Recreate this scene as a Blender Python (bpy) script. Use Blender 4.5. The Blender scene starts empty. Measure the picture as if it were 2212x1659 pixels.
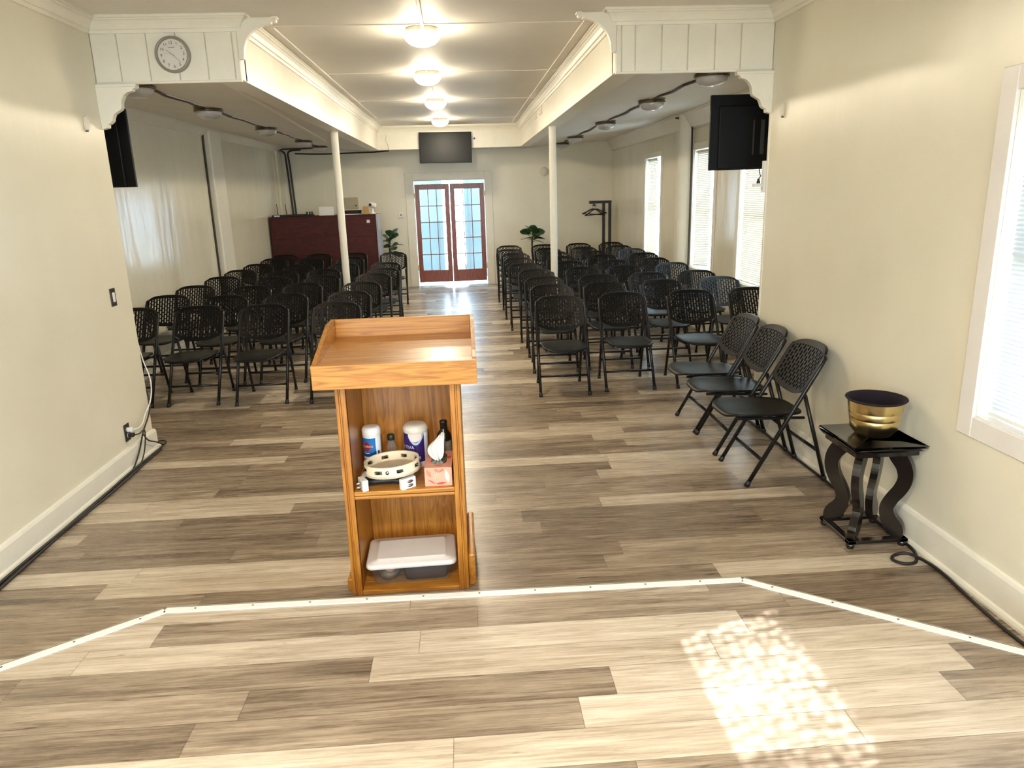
import bpy, bmesh, math, random
from mathutils import Vector, Matrix
random.seed(7)
S = bpy.context.scene
COL = S.collection
PI = math.pi

# ------------------------------------------------------------------ helpers
def lin(c):
    c = c / 255.0
    return c / 12.92 if c <= 0.04045 else ((c + 0.055) / 1.055) ** 2.4
def rgb(r, g, b): return (lin(r), lin(g), lin(b), 1.0)

class MB:
    """collects faces and links them as one mesh object"""
    def __init__(s): s.v = []; s.f = []; s.m = []; s.sm = []; s.mi = 0; s.smooth = False
    def add(s, vs, fs, smooth=None):
        o = len(s.v); s.v += [tuple(p) for p in vs]
        for f in fs:
            s.f.append(tuple(i + o for i in f)); s.m.append(s.mi)
            s.sm.append(s.smooth if smooth is None else smooth)
        return s
    def mat(s, i): s.mi = i; return s
    def box(s, x0, x1, y0, y1, z0, z1):
        return s.add([(x0,y0,z0),(x1,y0,z0),(x1,y1,z0),(x0,y1,z0),(x0,y0,z1),(x1,y0,z1),(x1,y1,z1),(x0,y1,z1)],
                     [(0,3,2,1),(4,5,6,7),(0,1,5,4),(1,2,6,5),(2,3,7,6),(3,0,4,7)], False)
    def obox(s, M, sx, sy, sz):
        vs = [M @ Vector((a*sx/2, b*sy/2, c*sz/2)) for c in (-1,1) for a, b in ((-1,-1),(1,-1),(1,1),(-1,1))]
        return s.add(vs, [(0,3,2,1),(4,5,6,7),(0,1,5,4),(1,2,6,5),(2,3,7,6),(3,0,4,7)], False)
    def bar(s, p, q, w, h, up=(0,0,1)):
        p = Vector(p); q = Vector(q); d = q - p; L = d.length; z = d.normalized()
        x = Vector(up).cross(z)
        if x.length < 1e-4: x = Vector((1,0,0)).cross(z)
        x.normalize(); y = z.cross(x)
        M = Matrix((x, y, z)).transposed().to_4x4(); M.translation = (p + q) / 2
        return s.obox(M, w, h, L)
    def tube(s, path, r, n=8, cap=True, closed=False):
        P = [Vector(p) for p in path]; N = len(P)
        R = r if isinstance(r, (list, tuple)) else [r] * N
        ref = None; rings = []
        for i, p in enumerate(P):
            a = P[i-1] if (i > 0 or closed) else P[i]
            b = P[(i+1) % N] if (i < N-1 or closed) else P[i]
            t = (b - a).normalized()
            if ref is None:
                ref = t.orthogonal().normalized()
            ref = (ref - t * ref.dot(t))
            if ref.length < 1e-6: ref = t.orthogonal()
            ref.normalize(); bi = t.cross(ref)
            rings.append([p + (ref * math.cos(2*PI*k/n) + bi * math.sin(2*PI*k/n)) * R[i] for k in range(n)])
        vs = [q for g in rings for q in g]; fs = []
        for i in range(N if closed else N - 1):
            j = (i + 1) % N
            for k in range(n):
                fs.append((i*n+k, i*n+(k+1) % n, j*n+(k+1) % n, j*n+k))
        s.add(vs, fs, True)
        if cap and not closed:
            s.add(rings[0], [tuple(range(n-1, -1, -1))], False); s.add(rings[-1], [tuple(range(n))], False)
        return s
    def lathe(s, prof, n=32, c=(0,0,0), smooth=True, M=None, arc=None):
        a0, a1 = arc or (0, 2*PI); full = arc is None
        m = n if full else n + 1
        vs = []
        for r, z in prof:
            for k in range(m):
                a = a0 + (a1 - a0) * k / n
                p = Vector((r*math.cos(a), r*math.sin(a), z))
                if M is not None: p = M @ p
                vs.append((p[0]+c[0], p[1]+c[1], p[2]+c[2]))
        fs = []
        for i in range(len(prof)-1):
            for k in range(n):
                k2 = (k+1) % m if full else k+1
                fs.append((i*m+k, i*m+k2, (i+1)*m+k2, (i+1)*m+k))
        return s.add(vs, fs, smooth)
    def prism(s, poly, fn, d0, d1, smooth_side=False):
        """poly: 2-D outline, fn(u,v,d)->3-D"""
        n = len(poly)
        a = [fn(u, v, d0) for u, v in poly]; b = [fn(u, v, d1) for u, v in poly]
        s.add(a, [tuple(range(n-1, -1, -1))], False); s.add(b, [tuple(range(n))], False)
        s.add(a + b, [(i, (i+1) % n, n+(i+1) % n, n+i) for i in range(n)], smooth_side)
        return s
    def grid(s, fn, nu, nv, smooth=True):
        vs = [fn(i/nu, j/nv) for j in range(nv+1) for i in range(nu+1)]
        return s.add(vs, [(j*(nu+1)+i, j*(nu+1)+i+1, (j+1)*(nu+1)+i+1, (j+1)*(nu+1)+i) for j in range(nv) for i in range(nu)], smooth)
    def sweep(s, path, prof, side=1, closed=False, smooth=False):
        """path in XY with mitred corners; prof: list of (offset to the side, z)"""
        P = [Vector((p[0], p[1], 0)) for p in path]; n = len(P); m = len(prof); vs = []
        for i, p in enumerate(P):
            d0 = (p - P[i-1]).normalized() if (i > 0 or closed) else None
            d1 = (P[(i+1) % n] - p).normalized() if (i < n-1 or closed) else None
            d0 = d0 or d1; d1 = d1 or d0
            n0 = Vector((-d0.y, d0.x, 0)) * side; n1 = Vector((-d1.y, d1.x, 0)) * side
            b = (n0 + n1)
            b = b / max(b.dot(n0), 1e-3)
            for o, z in prof: vs.append((p.x + b.x*o, p.y + b.y*o, z))
        fs = []
        for i in range(n if closed else n-1):
            j = (i+1) % n
            for k in range(m):
                k2 = (k+1) % m
                fs.append((i*m+k, j*m+k, j*m+k2, i*m+k2))
        s.add(vs, fs, smooth)
        if not closed:
            s.add(vs[:m], [tuple(range(m))], False); s.add(vs[-m:], [tuple(range(m-1, -1, -1))], False)
        return s
    def text(s, body, size, fn, ax='CENTER'):
        cu = bpy.data.curves.new('txt', 'FONT'); cu.body = body; cu.size = size
        cu.align_x = ax; cu.align_y = 'CENTER'; cu.resolution_u = 3
        ob = bpy.data.objects.new('txt', cu)
        me = bpy.data.meshes.new_from_object(ob)
        vs = [fn(v.co.x, v.co.y) for v in me.vertices]; fs = [tuple(p.vertices) for p in me.polygons]
        s.add(vs, fs, False)
        bpy.data.objects.remove(ob); bpy.data.curves.remove(cu); bpy.data.meshes.remove(me)
        return s
    def build(s, name, mats, parent=None, loc=(0,0,0), rot=(0,0,0), bevel=0, seg=2, fix=True, solid=0, sub=0):
        me = bpy.data.meshes.new(name)
        me.from_pydata(s.v, [], s.f)
        if not isinstance(mats, (list, tuple)): mats = [mats]
        for m in mats: me.materials.append(m)
        me.polygons.foreach_set('material_index', s.m)
        me.polygons.foreach_set('use_smooth', s.sm)
        if fix:
            bm = bmesh.new(); bm.from_mesh(me)
            bmesh.ops.remove_doubles(bm, verts=bm.verts, dist=1e-5)
            bmesh.ops.recalc_face_normals(bm, faces=bm.faces)
            bm.to_mesh(me); bm.free()
        me.update()
        o = bpy.data.objects.new(name, me); COL.objects.link(o)
        o.location = loc; o.rotation_euler = rot
        if parent: o.parent = parent
        if solid:
            md = o.modifiers.new('Solid', 'SOLIDIFY'); md.thickness = solid; md.offset = 0
        if bevel:
            md = o.modifiers.new('Bevel', 'BEVEL'); md.width = bevel; md.segments = seg
            md.limit_method = 'ANGLE'; md.angle_limit = math.radians(40)
        if sub:
            md = o.modifiers.new('Sub', 'SUBSURF'); md.levels = sub; md.render_levels = sub
        return o

def tag(o, label, cat, group=None, kind=None):
    o['label'] = label; o['category'] = cat
    if group: o['group'] = group
    if kind: o['kind'] = kind
    return o
def thing(name, label, cat, loc=(0,0,0), rz=0, group=None):
    o = bpy.data.objects.new(name, None); COL.objects.link(o)
    o.empty_display_size = 0.05
    o.location = loc; o.rotation_euler = (0, 0, rz)
    return tag(o, label, cat, group)
def struct(o): o['kind'] = 'structure'; return o
def copy_tree(root, loc, rz, label, group=None):
    r = root.copy(); COL.objects.link(r); r.location = loc; r.rotation_euler = (0, 0, rz)
    r['label'] = label
    if group: r['group'] = group
    for ch in root.children:
        c = ch.copy(); COL.objects.link(c); c.parent = r
        for g in ch.children:
            d = g.copy(); COL.objects.link(d); d.parent = c
    return r
def arc(cx, cy, r, a0, a1, n): 
    return [(cx + r*math.cos(math.radians(a0+(a1-a0)*i/n)), cy + r*math.sin(math.radians(a0+(a1-a0)*i/n))) for i in range(n+1)]
def smoothpath(pts, sub=6):
    P = [Vector(p) for p in pts]; out = []
    for i in range(len(P)-1):
        p0 = P[max(i-1, 0)]; p1 = P[i]; p2 = P[i+1]; p3 = P[min(i+2, len(P)-1)]
        for k in range(sub):
            t = k/sub
            out.append(0.5*((2*p1)+(-p0+p2)*t+(2*p0-5*p1+4*p2-p3)*t*t+(-p0+3*p1-3*p2+p3)*t**3))
    out.append(P[-1]); return out

# ------------------------------------------------------------------ materials
class G:
    def __init__(s, name):
        s.m = bpy.data.materials.new(name); s.m.use_nodes = True
        s.t = s.m.node_tree; s.t.nodes.clear()
        s.out = s.t.nodes.new('ShaderNodeOutputMaterial')
    def n(s, typ, ins=None, **kw):
        nd = s.t.nodes.new('ShaderNode' + typ)
        for k, v in kw.items(): setattr(nd, k, v)
        for k, v in (ins or {}).items():
            if isinstance(v, bpy.types.NodeSocket): s.t.links.new(v, nd.inputs[k])
            else: nd.inputs[k].default_value = v
        return nd
    def math(s, op, a, b=0.0, c=None):
        ins = {0: a, 1: b}
        if c is not None: ins[2] = c
        return s.n('Math', ins, operation=op).outputs[0]
    def ramp(s, fac, stops):
        nd = s.n('ValToRGB', {0: fac}); e = nd.color_ramp.elements
        e[0].position, e[0].color = stops[0]; e[1].position, e[1].color = stops[-1]
        for p, c in stops[1:-1]:
            x = e.new(p); x.color = c
        return nd.outputs[0]
    def end(s, sock): s.t.links.new(sock, s.out.inputs[0]); return s.m

def paint(name, col, rough=0.5, metal=0.0, var=0.06, scale=6.0, bump=0.0, bscale=40.0, spec=0.5, coat=0.0, stretch=(1,1,1), emis=None):
    g = G(name); tc = g.n('TexCoord').outputs['Object']
    mp = g.n('Mapping', {0: tc, 'Scale': stretch}).outputs[0]
    ns = g.n('TexNoise', {'Vector': mp, 'Scale': scale, 'Detail': 5.0, 'Roughness': 0.6}).outputs[0]
    lo = tuple(max(0, c*(1-var*2)) for c in col[:3]) + (1,); hi = tuple(min(1, c*(1+var*2)) for c in col[:3]) + (1,)
    c = g.ramp(ns, [(0.25, lo), (0.75, hi)])
    ins = {'Base Color': c, 'Roughness': rough, 'Metallic': metal, 'Specular IOR Level': spec, 'Coat Weight': coat, 'Coat Roughness': 0.12}
    if bump:
        nb = g.n('TexNoise', {'Vector': mp, 'Scale': bscale, 'Detail': 4.0}).outputs[0]
        ins['Normal'] = g.n('Bump', {'Height': nb, 'Strength': bump, 'Distance': 0.01}).outputs[0]
    return g.end(g.n('BsdfPrincipled', ins).outputs[0])

def wallpaint(name, col, rough):
    g = G(name); tc = g.n('TexCoord').outputs['Object']
    n1 = g.n('TexNoise', {'Vector': tc, 'Scale': 1.3, 'Detail': 4.0}).outputs[0]
    lo = tuple(c*0.95 for c in col[:3]) + (1,); hi = tuple(min(1, c*1.04) for c in col[:3]) + (1,)
    c = g.ramp(n1, [(0.3, lo), (0.7, hi)])
    mv = g.n('Mapping', {0: tc, 'Scale': (1.0, 1.0, 0.22)}).outputs[0]
    b1 = g.n('TexNoise', {'Vector': mv, 'Scale': 3.2, 'Detail': 3.0, 'Roughness': 0.5}).outputs[0]
    b2 = g.n('TexNoise', {'Vector': tc, 'Scale': 90.0, 'Detail': 3.0}).outputs[0]
    h = g.math('MULTIPLY_ADD', b2, 0.02, g.math('MULTIPLY', b1, 1.0))
    bp = g.n('Bump', {'Height': h, 'Strength': 0.17, 'Distance': 0.05}).outputs[0]
    return g.end(g.n('BsdfPrincipled', {'Base Color': c, 'Roughness': rough, 'Normal': bp, 'Specular IOR Level': 0.5}).outputs[0])

def plank_floor():
    W, L = 0.145, 1.22
    g = G('vinyl_planks'); tc = g.n('TexCoord').outputs['Object']
    sp = g.n('SeparateXYZ', {0: tc}); x, y = sp.outputs[0], sp.outputs[1]
    yr = g.math('DIVIDE', y, W); row = g.math('FLOOR', yr); fy = g.math('FRACT', yr)
    rr = g.n('TexWhiteNoise', {'W': row}, noise_dimensions='1D').outputs[0]
    xs = g.math('ADD', g.math('DIVIDE', x, L), g.math('MULTIPLY', rr, 9.7))
    cl = g.math('FLOOR', xs); fx = g.math('FRACT', xs)
    cell = g.n('CombineXYZ', {0: row, 1: cl, 2: 3.0}).outputs[0]
    wn = g.n('TexWhiteNoise', {'Vector': cell}, noise_dimensions='3D').outputs[0]
    gx = g.math('MULTIPLY_ADD', wn, 41.0, g.math('MULTIPLY', x, 1.0))
    v1 = g.n('CombineXYZ', {0: gx, 1: g.math('MULTIPLY', y, 13.0), 2: g.math('MULTIPLY', wn, 17.0)}).outputs[0]
    n1 = g.n('TexNoise', {'Vector': v1, 'Scale': 1.4, 'Detail': 8.0, 'Roughness': 0.66, 'Distortion': 0.9}).outputs[0]
    v2 = g.n('CombineXYZ', {0: g.math('MULTIPLY', gx, 2.6), 1: g.math('MULTIPLY', y, 62.0), 2: wn}).outputs[0]
    n2 = g.n('TexNoise', {'Vector': v2, 'Scale': 1.6, 'Detail': 6.0, 'Roughness': 0.72, 'Distortion': 0.4}).outputs[0]
    base = g.ramp(wn, [(0.0, (0.27,)*3+(1,)), (0.55, (0.41,)*3+(1,)), (0.74, (0.47,)*3+(1,)), (0.80, (0.66,)*3+(1,)), (1.0, (0.78,)*3+(1,))])
    t = g.math('MULTIPLY_ADD', g.math('SUBTRACT', n1, 0.5), 1.15, base)
    t = g.math('MULTIPLY_ADD', g.math('SUBTRACT', n2, 0.5), 0.75, t)
    v3 = g.n('CombineXYZ', {0: g.math('MULTIPLY', gx, 3.2), 1: g.math('MULTIPLY', y, 48.0), 2: g.math('MULTIPLY', wn, 29.0)}).outputs[0]
    n3 = g.n('TexNoise', {'Vector': v3, 'Scale': 1.0, 'Detail': 3.0, 'Roughness': 0.55, 'Distortion': 1.6}).outputs[0]
    crack = g.n('MapRange', {0: n3, 1: 0.66, 2: 0.73, 3: 0.0, 4: 0.34}).outputs[0]
    t = g.math('SUBTRACT', t, crack)
    c = g.ramp(t, [(0.0, rgb(78,65,53)), (0.25, rgb(123,106,88)), (0.48, rgb(159,141,120)), (0.75, rgb(193,177,156)), (1.0, rgb(216,204,186))])
    ex = g.math('MULTIPLY', g.math('MINIMUM', fx, g.math('SUBTRACT', 1.0, fx)), L)
    ey = g.math('MULTIPLY', g.math('MINIMUM', fy, g.math('SUBTRACT', 1.0, fy)), W)
    e = g.math('MINIMUM', ex, ey)
    seam = g.n('MapRange', {0: e, 1: 0.0004, 2: 0.0022, 3: 0.45, 4: 1.0}).outputs[0]
    c2 = g.n('Mix', {0: 1.0, 'A': c, 'B': seam}, data_type='RGBA', blend_type='MULTIPLY')
    # socket names repeat on Mix: link colours explicitly
    g.t.links.new(c, c2.inputs[6]); g.t.links.new(seam, c2.inputs[7])
    h = g.math('MULTIPLY_ADD', n2, 0.4, g.math('MULTIPLY', seam, 0.6))
    bp = g.n('Bump', {'Height': h, 'Strength': 0.12, 'Distance': 0.004}).outputs[0]
    ro = g.n('MapRange', {0: n2, 1: 0.3, 2: 0.7, 3: 0.21, 4: 0.34}).outputs[0]
    return g.end(g.n('BsdfPrincipled', {'Base Color': c2.outputs[2], 'Roughness': ro, 'Normal': bp, 'Specular IOR Level': 0.5}).outputs[0])

def wood(name, stretch, dark, mid, light, rough=0.36, coat=0.12, scale=1.0):
    g = G(name); tc = g.n('TexCoord').outputs['Object']
    mp = g.n('Mapping', {0: tc, 'Scale': stretch}).outputs[0]
    n1 = g.n('TexNoise', {'Vector': mp, 'Scale': 2.2*scale, 'Detail': 4.0, 'Distortion': 1.2}).outputs[0]
    w = g.math('SINE', g.math('MULTIPLY', n1, 46.0))
    n2 = g.n('TexNoise', {'Vector': mp, 'Scale': 9.0*scale, 'Detail': 6.0, 'Roughness': 0.62}).outputs[0]
    t = g.math('MULTIPLY_ADD', w, 0.12, g.math('MULTIPLY_ADD', n2, 0.75, 0.13))
    c = g.ramp(t, [(0.22, dark), (0.5, mid), (0.8, light)])
    return g.end(g.n('BsdfPrincipled', {'Base Color': c, 'Roughness': rough, 'Coat Weight': coat, 'Coat Roughness': 0.15,
        'Normal': g.n('Bump', {'Height': t, 'Strength': 0.05, 'Distance': 0.003}).outputs[0]}).outputs[0])

def emitter(name, col, strength):
    g = G(name); tc = g.n('TexCoord').outputs['Object']
    ns = g.n('TexNoise', {'Vector': tc, 'Scale': 8.0}).outputs[0]
    st = g.math('MULTIPLY_ADD', ns, strength*0.04, strength*0.98)
    return g.end(g.n('Emission', {0: col, 1: st}).outputs[0])

def pane_glass(name, tint=(0.93, 0.97, 1.0, 1), gloss=0.008):
    g = G(name); tc = g.n('TexCoord').outputs['Object']
    ns = g.n('TexNoise', {'Vector': tc, 'Scale': 3.0}).outputs[0]
    f = g.math('MULTIPLY_ADD', ns, 0.004, gloss)
    tr = g.n('BsdfTransparent', {0: tint}).outputs[0]; gl = g.n('BsdfGlossy', {'Roughness': 0.03}).outputs[0]
    return g.end(g.n('MixShader', {0: f, 1: tr, 2: gl}).outputs[0])

def dapple_glass(name):
    g = G(name); tc = g.n('TexCoord').outputs['Object']
    vo = g.n('TexVoronoi', {'Vector': tc, 'Scale': 21.0, 'Randomness': 0.55}).outputs['Distance']
    ns = g.n('TexNoise', {'Vector': tc, 'Scale': 4.0, 'Detail': 2.0}).outputs[0]
    d = g.math('ADD', vo, g.math('MULTIPLY', g.math('SUBTRACT', ns, 0.5), 0.5))
    c = g.ramp(d, [(0.18, (1, 1, 1, 1)), (0.62, (0.22, 0.24, 0.27, 1))])  # light dots put into the pane tint to dapple the sun patch
    tr = g.n('BsdfTransparent', {0: c}).outputs[0]; gl = g.n('BsdfGlossy', {'Roughness': 0.08}).outputs[0]
    return g.end(g.n('MixShader', {0: 0.06, 1: tr, 2: gl}).outputs[0])

def slat_mat(name, col, trans):
    g = G(name); tc = g.n('TexCoord').outputs['Object']
    ns = g.n('TexNoise', {'Vector': tc, 'Scale': 5.0}).outputs[0]
    c = g.ramp(ns, [(0.3, tuple(k*0.96 for k in col[:3])+(1,)), (0.7, col)])
    df = g.n('BsdfPrincipled', {'Base Color': c, 'Roughness': 0.4}).outputs[0]; tl = g.n('BsdfTranslucent', {0: c}).outputs[0]
    return g.end(g.n('MixShader', {0: trans, 1: df, 2: tl}).outputs[0])

def seat_plastic(name):
    g = G(name); tc = g.n('TexCoord').outputs['Object']
    br = g.n('TexBrick', {'Vector': g.n('Mapping', {0: tc, 'Rotation': (0, 0, PI/2)}).outputs[0], 'Scale': 18.0, 'Mortar Size': 0.012, 'Color1': (1,1,1,1), 'Color2': (1,1,1,1), 'Mortar': (0,0,0,1)}).outputs['Fac']
    bp = g.n('Bump', {'Height': br, 'Strength': 0.5, 'Distance': 0.004}).outputs[0]
    c = g.ramp(br, [(0.0, (0.004,0.004,0.004,1)), (1.0, (0.0075,0.0075,0.0075,1))])
    return g.end(g.n('BsdfPrincipled', {'Base Color': c, 'Roughness': 0.40, 'Normal': bp, 'Specular IOR Level': 0.26}).outputs[0])

def clear_plastic(name):
    g = G(name); tc = g.n('TexCoord').outputs['Object']
    ns = g.n('TexNoise', {'Vector': tc, 'Scale': 12.0}).outputs[0]
    f = g.math('MULTIPLY_ADD', ns, 0.1, 0.1)
    tr = g.n('BsdfTransparent', {0: (0.88, 0.88, 0.86, 1)}).outputs[0]
    gl = g.n('BsdfPrincipled', {'Base Color': (0.6, 0.6, 0.58, 1), 'Roughness': 0.15}).outputs[0]
    return g.end(g.n('MixShader', {0: f, 1: tr, 2: gl}).outputs[0])

M = {}
M['wall'] = wallpaint('cream_gloss_paint', (0.80, 0.75, 0.605, 1), 0.28)
M['wall_hall'] = wallpaint('cream_high_gloss_paint', (0.80, 0.75, 0.605, 1), 0.17)
M['ceil'] = paint('ceiling_paint', (0.74, 0.70, 0.63, 1), 0.6, var=0.02, scale=1.5, bump=0.1, bscale=30)
M['trim'] = paint('ivory_trim_paint', (0.84, 0.80, 0.69, 1), 0.35, var=0.02, bump=0.05, bscale=25)
M['casing'] = paint('white_casing_paint', (0.80, 0.76, 0.72, 1), 0.4, var=0.02)
M['floor'] = plank_floor()
M['strip'] = paint('edge_strip_white', (0.86, 0.84, 0.78, 1), 0.3, var=0.02)
M['screw'] = paint('screw_dark', (0.12, 0.11, 0.10, 1), 0.4, metal=0.6)
M['chair_plastic'] = paint('chair_black_plastic', (0.0045, 0.0042, 0.0038, 1), 0.42, spec=0.22, var=0.1, bump=0.03, bscale=200)
M['chair_seat'] = seat_plastic('chair_seat_plastic')
M['chair_metal'] = paint('chair_black_metal', (0.0045, 0.0045, 0.005, 1), 0.3, var=0.1, spec=0.4)
od, om, ol = rgb(138,82,25), rgb(182,121,44), rgb(205,148,66)
M['oak_x'] = wood('honey_oak_across', (0.45, 9, 9), od, om, ol)
M['oak_z'] = wood('honey_oak_upright', (7, 7, 0.5), rgb(132,78,24), rgb(172,110,38), rgb(194,134,54))
M['oak_y'] = wood('honey_oak_depth', (9, 0.9, 9), od, om, ol)
M['wear'] = paint('worn_wood', (0.75, 0.66, 0.5, 1), 0.6)
M['mahogany'] = wood('mahogany_ply', (0.8, 3, 3.0), rgb(50,5,2), rgb(68,10,3), rgb(86,18,5), rough=0.6, coat=0.0)
M['booth_sheen'] = paint('booth_side_sheen', (0.36, 0.38, 0.43, 1), 0.3)  # grey reflection put into the colour of the cabinet's aisle-facing side
M['door'] = wood('door_redwood', (7, 7, 1.0), rgb(104,46,28), rgb(138,66,42), rgb(158,84,56), rough=0.35)
M['brasshinge'] = paint('hinge_brass', (0.7, 0.52, 0.25, 1), 0.35, metal=1.0)
M['espresso'] = paint('espresso_lacquer', (0.0065, 0.0045, 0.0045, 1), 0.18, var=0.12, scale=3, coat=0.25, stretch=(1,8,8))
M['brass'] = paint('polished_brass', (0.78, 0.62, 0.30, 1), 0.27, metal=1.0, var=0.05, scale=9)
M['purple_felt'] = paint('purple_lining', (0.006, 0.0009, 0.009, 1), 0.85, bump=0.3, bscale=300)
M['lamp_on'] = emitter('lit_dome_glass', (1.0, 0.87, 0.64, 1), 48.0)
M['lamp_rim'] = emitter('lit_dome_rim', (1.0, 0.87, 0.66, 1), 5.0)
M['lamp_stage'] = emitter('lit_dome_glass_stage', (1.0, 0.90, 0.74, 1), 88.0)
M['lamp_off'] = paint('unlit_dome_glass', (0.50, 0.48, 0.45, 1), 0.18, var=0.02, coat=0.4)
M['lamp_base'] = paint('lamp_base_nickel', (0.72, 0.66, 0.55, 1), 0.35, metal=0.4)
M['lamp_bronze'] = paint('lamp_base_bronze', (0.16, 0.12, 0.075, 1), 0.3, metal=0.8, var=0.3, scale=12)
M['tv'] = paint('tv_black_plastic', (0.004, 0.004, 0.004, 1), 0.5, spec=0.2)
M['tv_screen'] = paint('tv_dark_screen', (0.005, 0.006, 0.008, 1), 0.42, spec=0.25)
M['vent'] = paint('tv_vent_grey', (0.035, 0.038, 0.038, 1), 0.5, stretch=(1,1,30))
M['sticker'] = paint('sticker_white', (0.75, 0.70, 0.72, 1), 0.6)
M['black'] = paint('black_rubber', (0.010, 0.009, 0.009, 1), 0.45)
M['darkcable'] = paint('dark_cable', (0.035, 0.027, 0.020, 1), 0.5)
M['white_plastic'] = paint('white_plastic', (0.80, 0.78, 0.74, 1), 0.35, var=0.02)
M['offwhite'] = paint('offwhite_plastic', (0.72, 0.67, 0.56, 1), 0.4, var=0.03)
M['bronze'] = paint('bronze_plate', (0.055, 0.040, 0.026, 1), 0.35, metal=0.5)
M['grey_rim'] = paint('clock_rim_grey', (0.30, 0.27, 0.22, 1), 0.35, metal=0.3)
M['clock_face'] = paint('clock_face_white', (0.74, 0.70, 0.64, 1), 0.35, var=0.02)
M['ink'] = paint('black_ink', (0.012, 0.012, 0.012, 1), 0.6)
M['greyink'] = paint('grey_ink', (0.35, 0.33, 0.3, 1), 0.6)
M['tan_box'] = paint('tan_enamel', (0.50, 0.42, 0.28, 1), 0.4, var=0.03)
M['carton'] = paint('cardboard_tan', (0.44, 0.27, 0.10, 1), 0.8)
M['steel'] = paint('brushed_steel', (0.5, 0.5, 0.5, 1), 0.3, metal=1.0)
M['leaf'] = paint('fig_leaf_green', (0.030, 0.075, 0.030, 1), 0.32, var=0.35, scale=5)
M['stem'] = paint('plant_stem_brown', (0.05, 0.035, 0.02, 1), 0.7)
M['pot'] = paint('dark_pot', (0.03, 0.028, 0.025, 1), 0.5)
M['pane'] = pane_glass('clear_pane')
M['pane_dapple'] = dapple_glass('sun_dapple_pane')
M['slat'] = slat_mat('ivory_slat', (0.76, 0.68, 0.54, 1), 0.06)
M['slat_white'] = slat_mat('white_slat', (0.64, 0.67, 0.68, 1), 0.045)
M['blue_wash'] = paint('pale_blue_board', (0.15, 0.205, 0.22, 1), 0.6, var=0.04, scale=3, stretch=(4,4,0.3))
M['porch'] = paint('porch_concrete', (0.55, 0.56, 0.57, 1), 0.8, bump=0.1)
M['ground'] = paint('pale_ground', (0.72, 0.70, 0.65, 1), 0.9, scale=0.3)
M['clear'] = clear_plastic('clear_tub_plastic')
M['lid_white'] = paint('tub_lid_white', (0.82, 0.77, 0.72, 1), 0.35, var=0.02)
M['navy'] = paint('slate_fabric', (0.060, 0.050, 0.075, 1), 0.7, bump=0.2, bscale=150)
M['pinkpaper'] = paint('pink_paper', (0.70, 0.42, 0.36, 1), 0.7, var=0.2, scale=20)
M['greybag'] = paint('grey_bag', (0.22, 0.21, 0.19, 1), 0.5, var=0.4, scale=25)
M['blue_label'] = paint('label_blue', (0.010, 0.17, 0.48, 1), 0.35, var=0.1)
M['blue_dark'] = paint('label_deep_blue', (0.008, 0.05, 0.22, 1), 0.35)
M['label_white'] = paint('label_white', (0.80, 0.80, 0.80, 1), 0.35, var=0.02)
M['label_red'] = paint('label_red', (0.33, 0.016, 0.026, 1), 0.35)
M['indigo'] = paint('label_indigo', (0.035, 0.014, 0.13, 1), 0.3, var=0.2, scale=8)
M['paleblue'] = paint('label_pale_blue', (0.42, 0.56, 0.70, 1), 0.35)
M['wipe'] = paint('wipe_fabric', (0.78, 0.66, 0.60, 1), 0.9)
M['bottle_dark'] = paint('dark_green_glass', (0.006, 0.008, 0.006, 1), 0.08, coat=0.5)
M['bottle_label'] = paint('bottle_label_grey', (0.22, 0.21, 0.17, 1), 0.5, var=0.3, scale=30)
M['greencap'] = paint('green_cap', (0.012, 0.022, 0.010, 1), 0.4)
M['coral'] = paint('coral_card', (0.82, 0.36, 0.25, 1), 0.55, var=0.04)
M['coral_red'] = paint('card_red', (0.70, 0.07, 0.05, 1), 0.55)
M['coral_pale'] = paint('card_pale', (0.88, 0.66, 0.55, 1), 0.55)
M['tissue'] = paint('tissue_white', (0.85, 0.82, 0.76, 1), 0.9)
M['film'] = paint('box_film_slot', (0.10, 0.10, 0.05, 1), 0.15, coat=0.4, var=0.5, scale=30)
M['tamb'] = paint('tambourine_ivory', (0.82, 0.72, 0.52, 1), 0.35, var=0.03)
M['drumskin'] = paint('drumskin', (0.55, 0.46, 0.34, 1), 0.6, var=0.06, scale=20)
M['jingle'] = paint('jingle_steel', (0.34, 0.31, 0.27, 1), 0.25, metal=1.0, var=0.3, scale=40)
M['slot'] = paint('slot_dark', (0.025, 0.02, 0.012, 1), 0.5)

# ------------------------------------------------------------------ room dimensions
XL, XR, YE = -2.39, 2.22, 5.39          # near room walls and where they end
BL, BR = -1.435, 1.104                  # inner faces of the two ceiling beams
ZF, ZC = 2.575, 2.97                    # underside of header, ceiling
AL, AR, YB = -3.42, 3.0, 14.8           # hall walls
YF = 13.8                               # far header
def wall_x(name, x0, x1, y0, y1, z0, z1, holes=(), m='wall'):
    """wall slab normal to x with rectangular holes (y0,y1,z0,z1)"""
    b = MB(); ys = sorted({y0, y1, *[h[0] for h in holes], *[h[1] for h in holes]})
    for a, c in zip(ys, ys[1:]):
        h = [k for k in holes if k[0] <= a + 1e-6 and k[1] >= c - 1e-6]
        if not h: b.box(x0, x1, a, c, z0, z1)
        else:
            b.box(x0, x1, a, c, z0, h[0][2]); b.box(x0, x1, a, c, h[0][3], z1)
    return struct(b.build(name, M[m], fix=False))

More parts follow.
